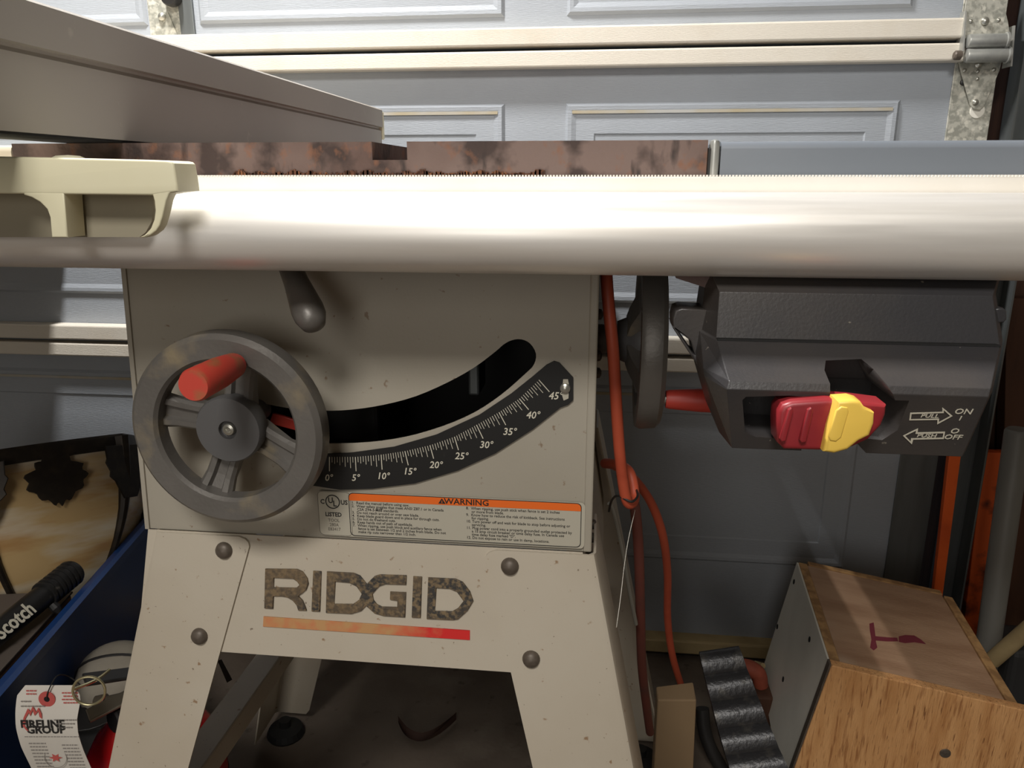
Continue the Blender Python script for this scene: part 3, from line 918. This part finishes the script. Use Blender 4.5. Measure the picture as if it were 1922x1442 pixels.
link('head_plate', flat([trace(pbk, crop([(-700, 640), (1312, 660), (1318, 800), (1300, 900), (1250, 990), (1200, 1030), (-700, 1030)], *hs))], .004, pbk.m(-.004)), 'head_recess', fen)
link('beam_underside_shade', box(-.403, -.3535, .372, 1.25, TT + .0004, TT + .0019), 'black_void', fen)  # black plate stands in for the shade inside the beam's hollow underside
link('head_block', box(-.56, -.37, .480, .5325, .9235, .941, .003), 'fence_head_plastic', fen)
link('adjusting_screw', lathe([(.012, 0), (.012, .002), (.007, .0045), (0, .005)], PY(128, 297, .48) - Vector((0, 0, .003)), (0, 0, 1), 18), 'fence_head_plastic', fen, smooth=True)

# ================================================================== CORDS
me = tube([PY(u, v, y) for u, v, y in ((1136, 470, .66), (1139, 530, .645), (1144, 590, .64), (1150, 650, .64), (1154, 710, .645), (1158, 780, .65), (1163, 850, .66), (1170, 910, .67), (1176, 938, .675), (1183, 946, .68), (1190, 936, .69), (1188, 910, .70), (1180, 885, .71), (1160, 873, .73), (1135, 870, .76))], .0052, 12)
link('extension_cord', me, 'cord_orange', smooth=True, label='thick orange cord hanging in a loop beside the saw cabinet', category='cord')
me = tube([PY(1140, 868, .80), PY(1165, 880, .80), PY(1195, 905, .82), PY(1225, 950, .85), PY(1245, 1010, .88), PY(1253, 1080, .93), PY(1253, 1160, .98), PY(1262, 1230, 1.02), PY(1282, 1297, 1.07), PY(1300, 1340, 1.10)], .0052, 12)
link('extension_cord', me, 'cord_orange', smooth=True, label='orange cord arching out and down to the floor behind the saw', category='cord')
me = tube([PY(1165, 890, .78), PY(1180, 915, .78), PY(1192, 955, .78), PY(1199, 1040, .79), PY(1202, 1150, .82), PY(1205, 1250, .86), PY(1214, 1330, .90), PY(1220, 1375, .93)], .0058, 12)
link('power_cord', me, 'cord_maroon', smooth=True, label='dusty maroon power cord hanging straight down behind the right leg', category='cord')
me = tube([PY(1143, 945, .74), PY(1152, 960, .745), PY(1168, 1030, .76), PY(1180, 1100, .78), PY(1194, 1172, .80)], .0022, 8)
link('bare_wire', me, 'wire_grey', smooth=True, label='thin grey wire running down beside the maroon cord', category='wire')
ringp = [PY(1178, 930, .675) + Vector((.010 * math.cos(a), .0, .010 * math.sin(a))) for a in [i * math.pi / 6 for i in range(13)]]
link('cable_tie', tube([PY(1143, 960, .72), PY(1148, 940, .70), PY(1160, 931, .675), PY(1185, 942, .668), PY(1197, 930, .68), PY(1192, 915, .70)], .0012, 6), 'lever_black', smooth=True, label='thin black cable tie round the hanging orange loop', category='cable tie')

me = tube([PY(1192, 958, .70), PY(1180, 1010, .68), PY(1172, 1060, .66), PY(1165, 1120, .64), PY(1157, 1178, .625)], .0003, 5)
link('cobweb_strand', me, 'melamine', label='thin white cobweb strand from the orange loop to the right leg', category='cobweb')

# ================================================================== LEFT SIDE: TOTE AND WHAT IS IN IT
za = .35
ra, rb = PZ(0, 1290, za), PZ(268, 985, za)
dv = (rb - ra)
dv.z = 0
dv.normalize()
nv = Vector((-dv.y, dv.x, 0))           # into the tote (left)
if nv.x > 0:
    nv = -nv
p0 = ra - dv * .10
TL, TWd = .66, .46


def tote_ring(z, ins, grow=0):
    q = []
    n = 5
    r = .05
    corners = [(0 + ins, 0 + ins, 180), (TL - ins, 0 + ins, 270), (TL - ins, TWd - ins, 0), (0 + ins, TWd - ins, 90)]
    cc = [(ins + r, ins + r, 180), (TL - ins - r, ins + r, 270), (TL - ins - r, TWd - ins - r, 0), (ins + r, TWd - ins - r, 90)]
    for cx, cy, a0 in cc:
        for k in range(n + 1):
            a = math.radians(a0 + 90 * k / n)
            x, y = cx + (r + grow) * math.cos(a), cy + (r + grow) * math.sin(a)
            w = p0 + dv * x + nv * y
            q.append(Vector((w.x, w.y, z)))
    return q


tote = empty('storage_tote', p0 + dv * TL / 2 + nv * TWd / 2 - Vector((0, 0, za)), 'deep blue plastic storage tote left of the saw stand', 'tote')
link('tub', loft([tote_ring(.004, .055), tote_ring(.33, .004), tote_ring(.333, .004, .010), tote_ring(.350, .002, .012), tote_ring(.3535, .002, .006), tote_ring(.350, .008), tote_ring(.33, .010), tote_ring(.012, .060)]), 'tote_blue', tote, smooth=True)

# upturned lamp shade
LC = Vector((-.955, 1.10, 0))
shade = empty('lamp_shade', (LC.x, LC.y, .44), 'upturned amber slag glass lamp shade with black filigree rim in blue tote', 'lamp shade')
RR_ = .235
sprof = [(.205, .468), (.203, .44), (.198, .40), (.186, .355), (.164, .31), (.132, .265), (.095, .23), (.06, .21)]
NP = 6
ph0 = math.radians(-35)


def sp(r, z, ang, lift=0):
    """a point on the six-sided bowl"""
    k = round((ang - ph0) / (2 * math.pi / NP))
    mid = ph0 + k * 2 * math.pi / NP
    q = math.cos(math.pi / NP) / max(math.cos(ang - mid), .5)
    q = .35 + .65 * q
    rr = r * q + lift
    return Vector((LC.x + rr * math.cos(ang), LC.y + rr * math.sin(ang), z))


for k in range(NP):
    bm = bmesh.new()
    n = 8
    g = []
    for r, z in sprof:
        row = []
        for j in range(n + 1):
            ang = ph0 + (k - .5 + .02 + .96 * j / n) * 2 * math.pi / NP
            row.append((bm.verts.new(sp(r, z, ang)), bm.verts.new(sp(r, z, ang, -.004))))
        g.append(row)
    for a, b in zip(g, g[1:]):
        for j in range(n):
            bm.faces.new((a[j][0], a[j + 1][0], b[j + 1][0], b[j][0]))
            bm.faces.new((a[j][1], b[j][1], b[j + 1][1], a[j + 1][1]))
    link('glass_panel', mesh_of(bm), 'slag_glass', shade, smooth=True)
    # rib at the panel joint
    ang = ph0 + (k + .5) * 2 * math.pi / NP
    path = [sp(r, z, ang, .002) for r, z in sprof]
    link('rib', tube(path, lambda t: .014 - .009 * min(1, t * 1.6), 8, 3), 'shade_metal', shade, smooth=True)
    # filigree ornament hanging from the band
    A = sp(.203, .452, ph0 + k * 2 * math.pi / NP, .004)
    er = Vector((math.cos(ph0 + k * 2 * math.pi / NP), math.sin(ph0 + k * 2 * math.pi / NP), 0))
    et = Vector((-er.y, er.x, 0))
    po = Plane(A, et, Vector((0, 0, 1)) + er * .10)
    orn = []
    for i in range(60):
        a = 2 * math.pi * i / 60
        rr = .040 + .0035 * math.sin(a * 13)
        x, y = rr * math.sin(a) * 1.02, -.036 + rr * math.cos(a) * .98
        if y < -.036:
            x *= 1 - .55 * ((-.036 - y) / .04) ** 2
        if y > -.018:
            x *= .80
        orn.append((x, y))
    link('ornament', flat([orn], .003, po.m(.001), .0008), 'shade_metal', shade)
    # scalloped corner ornament over the rib
    A = sp(.206, .452, ang, .010)
    er = Vector((math.cos(ang), math.sin(ang), 0))
    et = Vector((-er.y, er.x, 0))
    po = Plane(A, et, Vector((0, 0, 1)) + er * .10)
    orn = [(-.045, .0), (-.043, -.020), (-.046, -.026), (-.038, -.040), (-.040, -.048), (-.030, -.056), (-.022, -.072), (-.014, -.085), (.014, -.085), (.022, -.072), (.030, -.056), (.040, -.048), (.038, -.040), (.046, -.026), (.043, -.020), (.045, 0)]
    link('ornament', flat([orn], .003, po.m(-.004), .0008), 'shade_metal', shade)
bm = bmesh.new()
rs = []
for i in range(72):
    ang = 2 * math.pi * i / 72
    rs.append([bm.verts.new(sp(.207, z, ang, l)) for z, l in ((.448, .003), (.466, .006), (.472, .004), (.472, -.008), (.448, -.006))])
for i in range(72):
    for k in range(5):
        bm.faces.new((rs[i][k], rs[i][(k + 1) % 5], rs[(i + 1) % 72][(k + 1) % 5], rs[(i + 1) % 72][k]))
link('rim_band', mesh_of(bm), 'shade_metal', shade, smooth=True)
link('crown_ring', lathe([(.062, .205), (.064, .215), (.05, .215), (.05, .19), (.03, .188)], (LC.x, LC.y, 0), (0, 0, 1), 24), 'shade_metal', shade)

shade.rotation_mode = 'QUATERNION'
shade.rotation_quaternion = Matrix.Rotation(math.radians(-24), 3, Vector((1.1, .955, 0)).normalized()).to_quaternion()
# cardboard carton and black tube in front of the shade, inside the tote
def tl(x, y, z):
    w = p0 + dv * x + nv * y
    return Vector((w.x, w.y, z))


cb = tl(.22, .16, 0)
top = [tl(.10, .030, .335), tl(.10, .30, .335), tl(.345, .28, .335), tl(.345, .030, .335)]
low_c = [tl(.10, .072, .016), tl(.10, .30, .016), tl(.33, .28, .016), tl(.33, .072, .016)]
ctn = empty('paper_carton', (cb.x, cb.y, .05), 'brown carton with grey top under the black tube', 'carton')
link('carton_body', hexa(low_c + [q - Vector((0, 0, .002)) for q in top], .006), 'brown_card', ctn)
link('carton_top', hexa([q - Vector((0, 0, .0018)) for q in top] + [q + Vector((0, 0, .001)) for q in top], .0004), 'grey_card', ctn)
ta, tb = PZ(-60, 1234, .354), PZ(139, 1072, .372)
d = (tb - ta).normalized()
ln = (tb - ta).length
tbx = empty('tape_tube', ta, 'black ribbed tube with pale lettering lying across the carton', 'tube')
link('barrel', lathe([(0, 0), (.016, 0), (.0165, .004), (.0165, ln * .68), (0, ln * .68)], ta, d, 24, False), 'tube_black', tbx, smooth=True)
pr = [(0, ln * .67)]
for i in range(7):
    z = ln * (.68 + .045 * i)
    pr += [(.0195, z), (.0200, z + ln * .02), (.0180, z + ln * .028), (.0180, z + ln * .042)]
pr += [(.017, ln), (0, ln)]
link('ribbed_cap', lathe(pr, ta, d, 24, False), 'tube_black', tbx, smooth=True)
view = (CAM - ta.lerp(tb, .5)).normalized()
side = (view - d * view.dot(d)).normalized()
up = side.cross(d)
pt = Plane(ta + side * .0160 - up * .006, d, up)
link('lettering', text('Scotch', pt.m(.0012) @ Matrix.Translation((ln * .17, -.004, 0)), .028, .0008, 'LEFT', 0, .0006, .80), 'print_white', tbx)
link('clip', lathe([(.006, -.004), (.007, .004), (.004, .012)], ta + d * ln * .66 - up * .020 + side * .004, -up, 12), 'lever_black', tbx)

# fire extinguisher with pin ring, tag on a wire
EX = PY(288, 1400, .752)
EX = Vector((EX.x, .752, 0))
zs = .256
ext = empty('fire_extinguisher', EX, 'red fire extinguisher standing behind the left front leg', 'fire extinguisher')
R_ = .083
link('cylinder', lathe([(0, 0), (R_ - .004, 0), (R_, .006), (R_, zs - .055), (R_ * .985, zs - .035), (R_ * .92, zs - .010), (R_ * .78, zs + .012), (R_ * .56, zs + .030), (R_ * .34, zs + .040), (.017, zs + .044), (.017, zs + .055), (0, zs + .055)], EX, (0, 0, 1), 48, False), 'extinguisher_red', ext, smooth=True)
link('label_band', lathe([(R_ + .0005, .06), (R_ + .0008, .061), (R_ + .0008, zs - .066), (R_ + .0005, zs - .065)], EX, (0, 0, 1), 48, False), 'lever_black', ext, smooth=True)
zv = zs + .034
link('valve', join([lathe([(.019, 0), (.021, .004), (.021, .02), (.016, .024), (.016, .046), (0, .048)], EX + Vector((0, 0, zv)), (0, 0, 1), 24), lathe([(.009, 0), (.009, .045), (.012, .046), (.012, .058)], EX + Vector((0, 0, zv + .03)), (-1, -.3, -.15), 16)]), 'valve_metal', ext, smooth=True)
link('gauge', lathe([(.015, 0), (.016, .003), (.016, .012), (.014, .014), (0, .014)], EX + Vector((-.020, -.018, zv + .012)), (-.5, -.85, .1), 20), 'lever_black', ext, smooth=True)
hx = Vector((-.72, -.70, 0)).normalized()
for dz, tilt, nm, mt in ((.040, -.10, 'carry_handle', 'valve_metal'), (.056, .32, 'squeeze_lever', 'lever_black')):
    a = EX + Vector((0, 0, zv + dz)) - hx * .015
    dd = (hx + Vector((0, 0, tilt))).normalized()
    sd = Vector((-hx.y, hx.x, 0))
    uu = dd.cross(sd)
    if uu.z < 0:
        uu = -uu
    b = a + dd * .080
    link(nm, hexa([a - sd * .011, a + sd * .011, b + sd * .013 - uu * .004, b - sd * .013 - uu * .004, a - sd * .011 + uu * .005, a + sd * .011 + uu * .005, b + sd * .013, b - sd * .013], .0015), mt, ext)
rc = PY(167, 1297, .66)
rr = .0165
pr_ = Plane(rc, (.95, .25, .1), (0, .1, 1))
link('pin_ring', tube([pr_.at(rr * math.cos(a), rr * math.sin(a)) for a in [i * 2 * math.pi / 20 for i in range(21)]], .0014, 8, 2), 'pin_brass', ext, smooth=True)
link('pull_pin', tube([pr_.at(-rr * .9, rr * .3), PY(178, 1278, .68), PY(205, 1258, .71)], .0018, 8, 3), 'pin_brass', ext, smooth=True)
# paper tag
ptag = Plane(PY(95, 1360, .655), (.99, .12, 0), (0, .10, 1))
tg = empty('inspection_tag', ptag.o, 'white paper inspection tag with red eyelet hanging at the extinguisher', 'tag')
edgeL = [(47, 1287), (34, 1304), (34, 1330), (36, 1358), (44, 1398), (57, 1442), (64, 1475)]
edgeR = [(139, 1290), (150, 1300), (154, 1314), (150, 1345), (152, 1372), (160, 1408), (169, 1442), (176, 1475)]


def lerp_edge(E_, v):
    for (u0, v0), (u1, v1) in zip(E_, E_[1:]):
        if v0 <= v <= v1:
            return u0 + (u1 - u0) * (v - v0) / (v1 - v0)
    return E_[-1][0] if v > E_[-1][1] else E_[0][0]


def bend(v):
    return .006 * math.sin((v - 1287) / 190 * math.pi * 1.3)


bm = bmesh.new()
rw = []
for i in range(24):
    v = 1287 + i * (1475 - 1287) / 23
    ul, ur = lerp_edge(edgeL, v), lerp_edge(edgeR, v + 1.5)
    row = []
    for j in range(7):
        p = ptag.hit(ul + (ur - ul) * j / 6, v) + ptag.n * bend(v)
        row.append((bm.verts.new(p), bm.verts.new(p - ptag.n * .0006)))
    rw.append(row)
for a, b in zip(rw, rw[1:]):
    for j in range(6):
        bm.faces.new((a[j][0], a[j + 1][0], b[j + 1][0], b[j][0]))
        bm.faces.new((a[j][1], b[j][1], b[j + 1][1], a[j + 1][1]))
    bm.faces.new((a[0][0], b[0][0], b[0][1], a[0][1]))
    bm.faces.new((a[6][0], a[6][1], b[6][1], b[6][0]))
link('paper', mesh_of(bm), 'tag_paper', tg, smooth=True)


def tagpt(u, v, lift=.0008):
    return ptag.hit(u, v) + ptag.n * (bend(v) + lift)


def tag_text(s, u, v, sz, mat, name, al='LEFT', bold=0):
    q = Plane(tagpt(u, v), ptag.x, ptag.y)
    link(name, text(s, q.m(), sz, .0001, al, 0, bold, 1), mat, tg)


ey = tagpt(92, 1309)
link('eyelet', ring_lathe([(.0032, 0), (.0032, .0006), (.0090, .0006), (.0090, 0)], ey, ptag.n, 24), 'tag_red', tg)
link('eyelet_hole', lathe([(.0032, 0), (.0032, .0003), (0, .0003)], ey, ptag.n, 16), 'black_void', tg)
def worn_line(u0, u1, v, mat, h=2.2):
    """a line of print too worn to read: a row of short strokes"""
    u = u0
    ms = []
    while u < u1:
        w = random.uniform(3, 7)
        q = Plane(tagpt(u, v), ptag.x, ptag.y)
        e = min(u + w, u1)
        ms.append(flat([[q.uv(u, v), q.uv(e, v), q.uv(e, v - h), q.uv(u, v - h)]], .0001, q.m()))
        u += w + 1.4
    link('print', join(ms), mat, tg, kind='stuff')


for v in (1298, 1304):
    worn_line(49, 68, v, 'tag_red')
for i in range(4):
    worn_line(116 + 3 * (i % 2), 146, 1302 + i * 6.2, 'tag_red')
worn_line(39, 58, 1318, 'tag_grey')
worn_line(39, 84, 1327, 'tag_grey')
tag_text('FIRELINE', 46, 1359, .0125, 'print_black', 'logo_word', 'LEFT', .0004)
tag_text('GROUP', 57, 1370, .0125, 'print_black', 'logo_word', 'LEFT', .0004)
fl = [(44, 1348), (42, 1362), (49, 1371), (54, 1373), (47, 1363), (48, 1349), (54, 1338), (57, 1345), (61, 1333), (65, 1344), (72, 1335), (74, 1346), (79, 1350), (78, 1340), (72, 1328), (68, 1337), (61, 1326), (57, 1336), (52, 1330)]
qf = Plane(tagpt(60, 1350), ptag.x, ptag.y)
link('flame_mark', flat([[qf.uv(*p) for p in fl]], .0001, qf.m()), 'tag_red', tg)
for i in range(3):
    worn_line(101 + 3 * i, 144 - 4 * i, 1353 + i * 7, 'tag_grey')
worn_line(46, 148, 1384, 'tag_grey', 1.4)
for i in range(8):
    worn_line(54 + i * 2.2, 86 + i * 2.0, 1397 + i * 6.2, 'tag_grey')
    worn_line(116 + i * 2.2, 146 + i * 2.2, 1400 + i * 6.2, 'tag_grey')
cst = tagpt(107, 1420)
link('seal_ring', ring_lathe([(.0118, 0), (.0118, .0002), (.0124, .0002), (.0124, 0)], cst, ptag.n, 28), 'tag_grey', tg)
qs = Plane(cst, ptag.x, ptag.y)
link('seal_star', flat([[((.0075 if i % 2 == 0 else .0032) * math.cos(a), (.0055 if i % 2 == 0 else .0026) * math.sin(a)) for i, a in enumerate([math.pi * 2 * k / 12 for k in range(12)])]], .0002, qs.m()), 'tag_red', tg)
link('tie_wire', tube([tagpt(93, 1308, .002), tagpt(95, 1295, .004), PY(104, 1272, .66), PY(118, 1267, .67), PY(132, 1272, .68), PY(150, 1285, .67)], .0007, 6), 'lever_black', tg, smooth=True)

# grey cloth cap behind the valve
cp = PY(218, 1268, .90)
cap = empty('cloth_cap', Vector((cp.x, cp.y, cp.z - .05)), 'grey cloth cap with black piping behind the extinguisher valve', 'cap')
prf = [(.052, -.025), (.054, -.01), (.052, .008), (.045, .024), (.031, .034), (.014, .039), (0, .040)]
link('crown', lathe(prf, cp, (.1, -.2, 1), 32, True), 'cap_cloth', cap, smooth=True)
for a in (20,):
    t = math.radians(a)
    e = Vector((math.cos(t), math.sin(t), 0))
    axv = Vector((.1, -.2, 1)).normalized()
    e = (e - axv * e.dot(axv)).normalized()
    pth = [cp + e * r + axv * h for r, h in prf] + [cp - e * r + axv * h for r, h in prf[::-1][1:]]
    link('piping', tube(pth, .0022, 6, 2), 'lever_black', cap, smooth=True)
pv = Plane(cp + Vector((-.01, -.045, -.022)), (1, .2, 0), (-.2, 1, .2))
link('visor', flat([[(.045 * math.cos(a), -.04 * math.sin(a)) for a in [math.pi * i / 12 for i in range(13)]]], .003, pv.m(), .001), 'lever_black', cap)
link('shelf_crate', box(cp.x - .045, cp.x + .08, cp.y - .06, cp.y + .06, 0, cp.z - .040, .004), 'dark_case', label='dark crate under the grey cloth cap', category='crate')

# small black strap hanging behind the left leg
link('strap', hexa([PY(408, 1240, .70), PY(416, 1238, .70), PY(436, 1276, .70), PY(426, 1282, .70), PY(408, 1240, .703), PY(416, 1238, .703), PY(436, 1276, .703), PY(426, 1282, .703)]), 'lever_black', saw)

# ================================================================== RIGHT SIDE: PLYWOOD BOX AND SCRAP
S_ = 1.43


def bx(p):
    return CAM + (Vector(p) - CAM) * S_


A_, B_, C_, L_ = bx((.244, .863, .488)), bx((.233, .685, .475)), bx((.419, .855, .459)), bx((.218, .876, .322))
e1, e2, e3 = (A_ - B_), (C_ - A_), (A_ - L_)       # back, right, up
l1, l2, l3 = e1.length, e2.length, e3.length
e1, e2, e3 = e1.normalized(), e2.normalized(), e3.normalized()
O_ = B_ - e3 * l3                                   # front left bottom


def bp(x, y, z):
    return O_ + e2 * x + e1 * y + e3 * z


def bbox(x0, x1, y0, y1, z0, z1, bv=.001):
    return hexa([bp(x0, y0, z0), bp(x1, y0, z0), bp(x1, y1, z0), bp(x0, y1, z0), bp(x0, y0, z1), bp(x1, y0, z1), bp(x1, y1, z1), bp(x0, y1, z1)], bv)


pbx = empty('plywood_box', (O_ + e2 * l2 / 2 + e1 * l1 / 2), 'tilted homemade plywood box with white left side and purple mark on top', 'box')
pbx.location.z = 0
ORG[pbx] = Vector(pbx.location)
t_ = .014
link('white_side', bbox(0, .003, .001, l1, .0, l3 - .001, .0006), 'melamine', pbx)
link('side_board', bbox(.003, .003 + t_, .001, l1, 0, l3, .001), 'plywood_edge', pbx)
link('top_board', bbox(.003 + t_ + .0006, l2 - t_ - .001, .001, l1 - .002, l3 - t_, l3 - .0015, .001), 'plywood_top', pbx)
link('side_board', bbox(l2 - t_, l2, .001, l1 - .006, 0, l3 + .001, .0015), 'plywood_edge', pbx)
link('front_board', bbox(.001, l2 + .055, -t_, 0, -.01, l3 + .003, .0015), 'plywood_face', pbx)
link('front_veneer_edge', bbox(-.0015, .0012, -t_ + .002, 0, -.01, l3 + .0028, .0004), 'bolt_brown', pbx)
link('back_board', bbox(.02, l2 - t_, l1 - .002, l1 + .010, 0, l3, .001), 'plywood_edge', pbx)
for y, z in ((.93, .88), (.55, .36), (.35, .86), (.62, .03), (.97, .46)):
    link('screw_hole', lathe([(.0045, 0), (.0045, .0006), (0, .0006)], bp(0, l1 * y, l3 * z), -e2, 12), 'black_void', pbx)
pfr = Plane(bp(0, -t_, 0), e2, e3)
link('nail_head', lathe([(.0075, 0), (.007, .0015), (0, .002)], pfr.hit(1774, 1414), pfr.n, 14), 'bolt_brown', pbx)
ptp = Plane(bp(0, 0, l3 - .0015), e2, e1)
tm = crop
mk1 = crop([(1243, 400), (1262, 395), (1268, 440), (1272, 480), (1278, 505), (1262, 518), (1246, 505), (1252, 470), (1245, 430)], 2.338, 1100, 1000)
mk2 = crop([(1268, 455), (1320, 460), (1365, 462), (1370, 478), (1320, 478), (1270, 474)], 2.338, 1100, 1000)
mk3 = crop([(1372, 456), (1400, 450), (1440, 452), (1470, 470), (1492, 490), (1440, 482), (1400, 486), (1372, 480)], 2.338, 1100, 1000)
for mk in (mk1, mk2, mk3):
    link('marker_stroke', flat([trace(ptp, mk)], .0002, ptp.m(.0001)), 'purple_ink', pbx)
link('prop_block', hexa([Vector((O_.x + .01, O_.y + .06, 0)), Vector((O_.x + .07, O_.y + .06, 0)), Vector((O_.x + .07, O_.y + .2, 0)), Vector((O_.x + .01, O_.y + .2, 0)), bp(.01, .06, -.002), bp(.07, .06, -.002), bp(.07, .2, -.002), bp(.01, .2, -.002)]), 'stick_wood', label='rough wooden block propping up the plywood box', category='block')

# black ribbed strip leaning left of the box
ctr = [(1349, 1218, 1.06), (1362, 1262, 1.035), (1378, 1312, 1.01), (1394, 1362, .985), (1412, 1412, .96), (1432, 1465, .935), (1455, 1520, .91)]
cen = [PY(*q) for q in ctr]
cen = smooth_path(cen, 14)
wv = Vector((1, .05, .22)).normalized()
bm = bmesh.new()
rows = []
n = len(cen)
for i, p in enumerate(cen):
    T = (cen[min(i + 1, n - 1)] - cen[max(i - 1, 0)]).normalized()
    nn = wv.cross(T).normalized()
    if nn.y > 0:
        nn = -nn
    hw = .030 + .012 * i / n
    rip = .0055 * abs(math.sin(i / 14 * math.pi)) ** .8
    rows.append([bm.verts.new(p - wv * hw + nn * rip), bm.verts.new(p + wv * hw + nn * rip), bm.verts.new(p + wv * hw - nn * .02), bm.verts.new(p - wv * hw - nn * .02)])
for a, b in zip(rows, rows[1:]):
    for k in range(4):
        bm.faces.new((a[k], a[(k + 1) % 4], b[(k + 1) % 4], b[k]))
bm.faces.new(rows[0])
bm.faces.new(rows[-1])
link('ribbed_strip', mesh_of(bm), 'ribbed_black', smooth=True, label='black ribbed rubber strip leaning upright left of the plywood box', category='strip')
me = tube([PY(1318, 1330, 1.09), PY(1322, 1370, 1.08), PY(1336, 1410, 1.07), PY(1362, 1455, 1.06)], .011, 12)
link('hose_end', me, 'lever_black', smooth=True, label='short black hose curving beside the ribbed strip', category='hose')

# cardboard carton standing behind the cords
q0, q1 = PY(1225, 1335, .96), PY(1304, 1297, .95)
crt = empty('cardboard_carton', (q1.x - .04, 1.05, 0), 'plain tan cardboard carton on the floor right of the saw leg', 'carton')
zt_ = q1.z
link('carton_body', hexa([(.098, .935, 0), (q1.x + .004, .92, 0), (q1.x + .004, .97, 0), (.098, .97, 0), (.098, .94, zt_ - .012), (q1.x, .93, zt_), (q1.x, .97, zt_), (.098, .97, zt_ - .012)], .002), 'cardboard', crt)
# scraps between strip and box
sc = PY(1408, 1268, 1.18)
me = tube([sc + Vector((-.03, 0, 0)), sc + Vector((-.01, .005, .01)), sc + Vector((.012, .002, .004)), sc + Vector((.02, 0, -.02))], lambda t: .018 - .006 * t, 12)
link('brick_shard', me, 'scrap_red', smooth=True, label='broken reddish clay shard behind the ribbed strip', category='shard')
link('scrap_board', box(sc.x - .05, sc.x + .035, 1.15, 1.20, 0, sc.z - .020, .004), 'dark_wood', label='dark brown offcut board behind the ribbed strip', category='offcut')
me = tube([PY(1418, 1246, 1.22), PY(1432, 1250, 1.20)], .005, 8, 2)
link('wood_chip', me, 'stick_wood', label='small yellow wood chip at the left edge of the white box side', category='chip')

# lath, mottled board, pole, stick and case in the right corner
o0, o1 = PY(1822, 700, 1.365), PY(1752, 1120, 1.365)
def slat(name, pts_px, Y, th, mat, label, cat, low_z=None):
    P_ = [PY(u, v, Y) for u, v in pts_px]
    if low_z is not None:
        P_[2] = low(P_[1], P_[2], low_z)
        P_[3] = low(P_[0], P_[3], low_z)
    return link(name, hexa([p for p in P_] + [p + Vector((0, th, 0)) for p in P_], .0015), mat, label=label, category=cat)


slat('glow_tinted_lath', [(1790, 780), (1814, 780), (1771, 1110), (1753, 1110)], 1.34, .012, 'orange_glow_colour', 'narrow upright orange lath, daylight glow in its colour, below the black switch', 'lath', 0)  # stands in for an orange strip glowing with leaked daylight
slat('mottled_board', [(1848, 850), (1915, 850), (1850, 1180), (1808, 1180)], 1.43, .02, 'mottled_glow_colour', 'rust-mottled orange board, daylight glow in its colour, behind the dark door track', 'board', 0)
pa, pb_ = PY(1905, 850, 1.25), PY(1852, 1230, 1.25)
pb_ = low(pa, pb_, 0)
pt_ = pa + (pa - pb_) * .08
d = (pt_ - pb_)
link('grey_pole', lathe([(0, 0), (.019, 0), (.019, d.length - .004), (.016, d.length), (0, d.length)], pb_, d, 24, False), 'pole_grey', smooth=True, label='grey round pole leaning in the corner beside the door track', category='pole')
slat('stud', [(1890, 560), (1990, 560), (1960, 1100), (1880, 1100)], 1.455, .03, 'dark_wood', 'dark brown wall stud at the right edge behind the pole', 'stud', 0)
me = tube([PY(1862, 1240, 1.205), PY(1925, 1185, 1.165), PY(1990, 1130, 1.125)], .013, 10, 2)
link('pale_stick', me, 'stick_wood', smooth=True, label='pale round stick slanting above the right end of the plywood box', category='stick')
kc = PY(1900, 1260, 1.22)
case = empty('tool_case', (kc.x + .05, 1.24, 0), 'dark grey case standing behind the plywood box at the right edge', 'case')
link('case_shell', box(kc.x - .012, kc.x + .14, 1.21, 1.30, 0, kc.z + .045, .012, 3), 'dark_case', case)
link('case_handle', tube([Vector((kc.x + .04, 1.255, kc.z + .04)), Vector((kc.x + .045, 1.255, kc.z + .065)), Vector((kc.x + .09, 1.255, kc.z + .065)), Vector((kc.x + .095, 1.255, kc.z + .04))], .006, 8), 'dark_case', case)

# dry leaf on the floor
pl0 = PZ(790, 1392, .004)
bm = bmesh.new()
rows = []
for i in range(15):
    t = i / 14
    x = -.05 + .10 * t
    w = .010 * math.sin(math.pi * t) ** .7 + .0008
    yb = .05 * (t - .45) ** 2 * 4
    rows.append([bm.verts.new((pl0.x + x, pl0.y + yb + w, .012 + .012 * abs(t - .5))), bm.verts.new((pl0.x + x, pl0.y + yb, .004)), bm.verts.new((pl0.x + x, pl0.y + yb - w, .010 + .01 * t))])
for a, b in zip(rows, rows[1:]):
    for k in range(2):
        bm.faces.new((a[k], a[k + 1], b[k + 1], b[k]))
me = mesh_of(bm)
link('dry_leaf', me, 'leaf_brown', smooth=True, label='curled dry brown leaf on the floor under the saw', category='leaf')
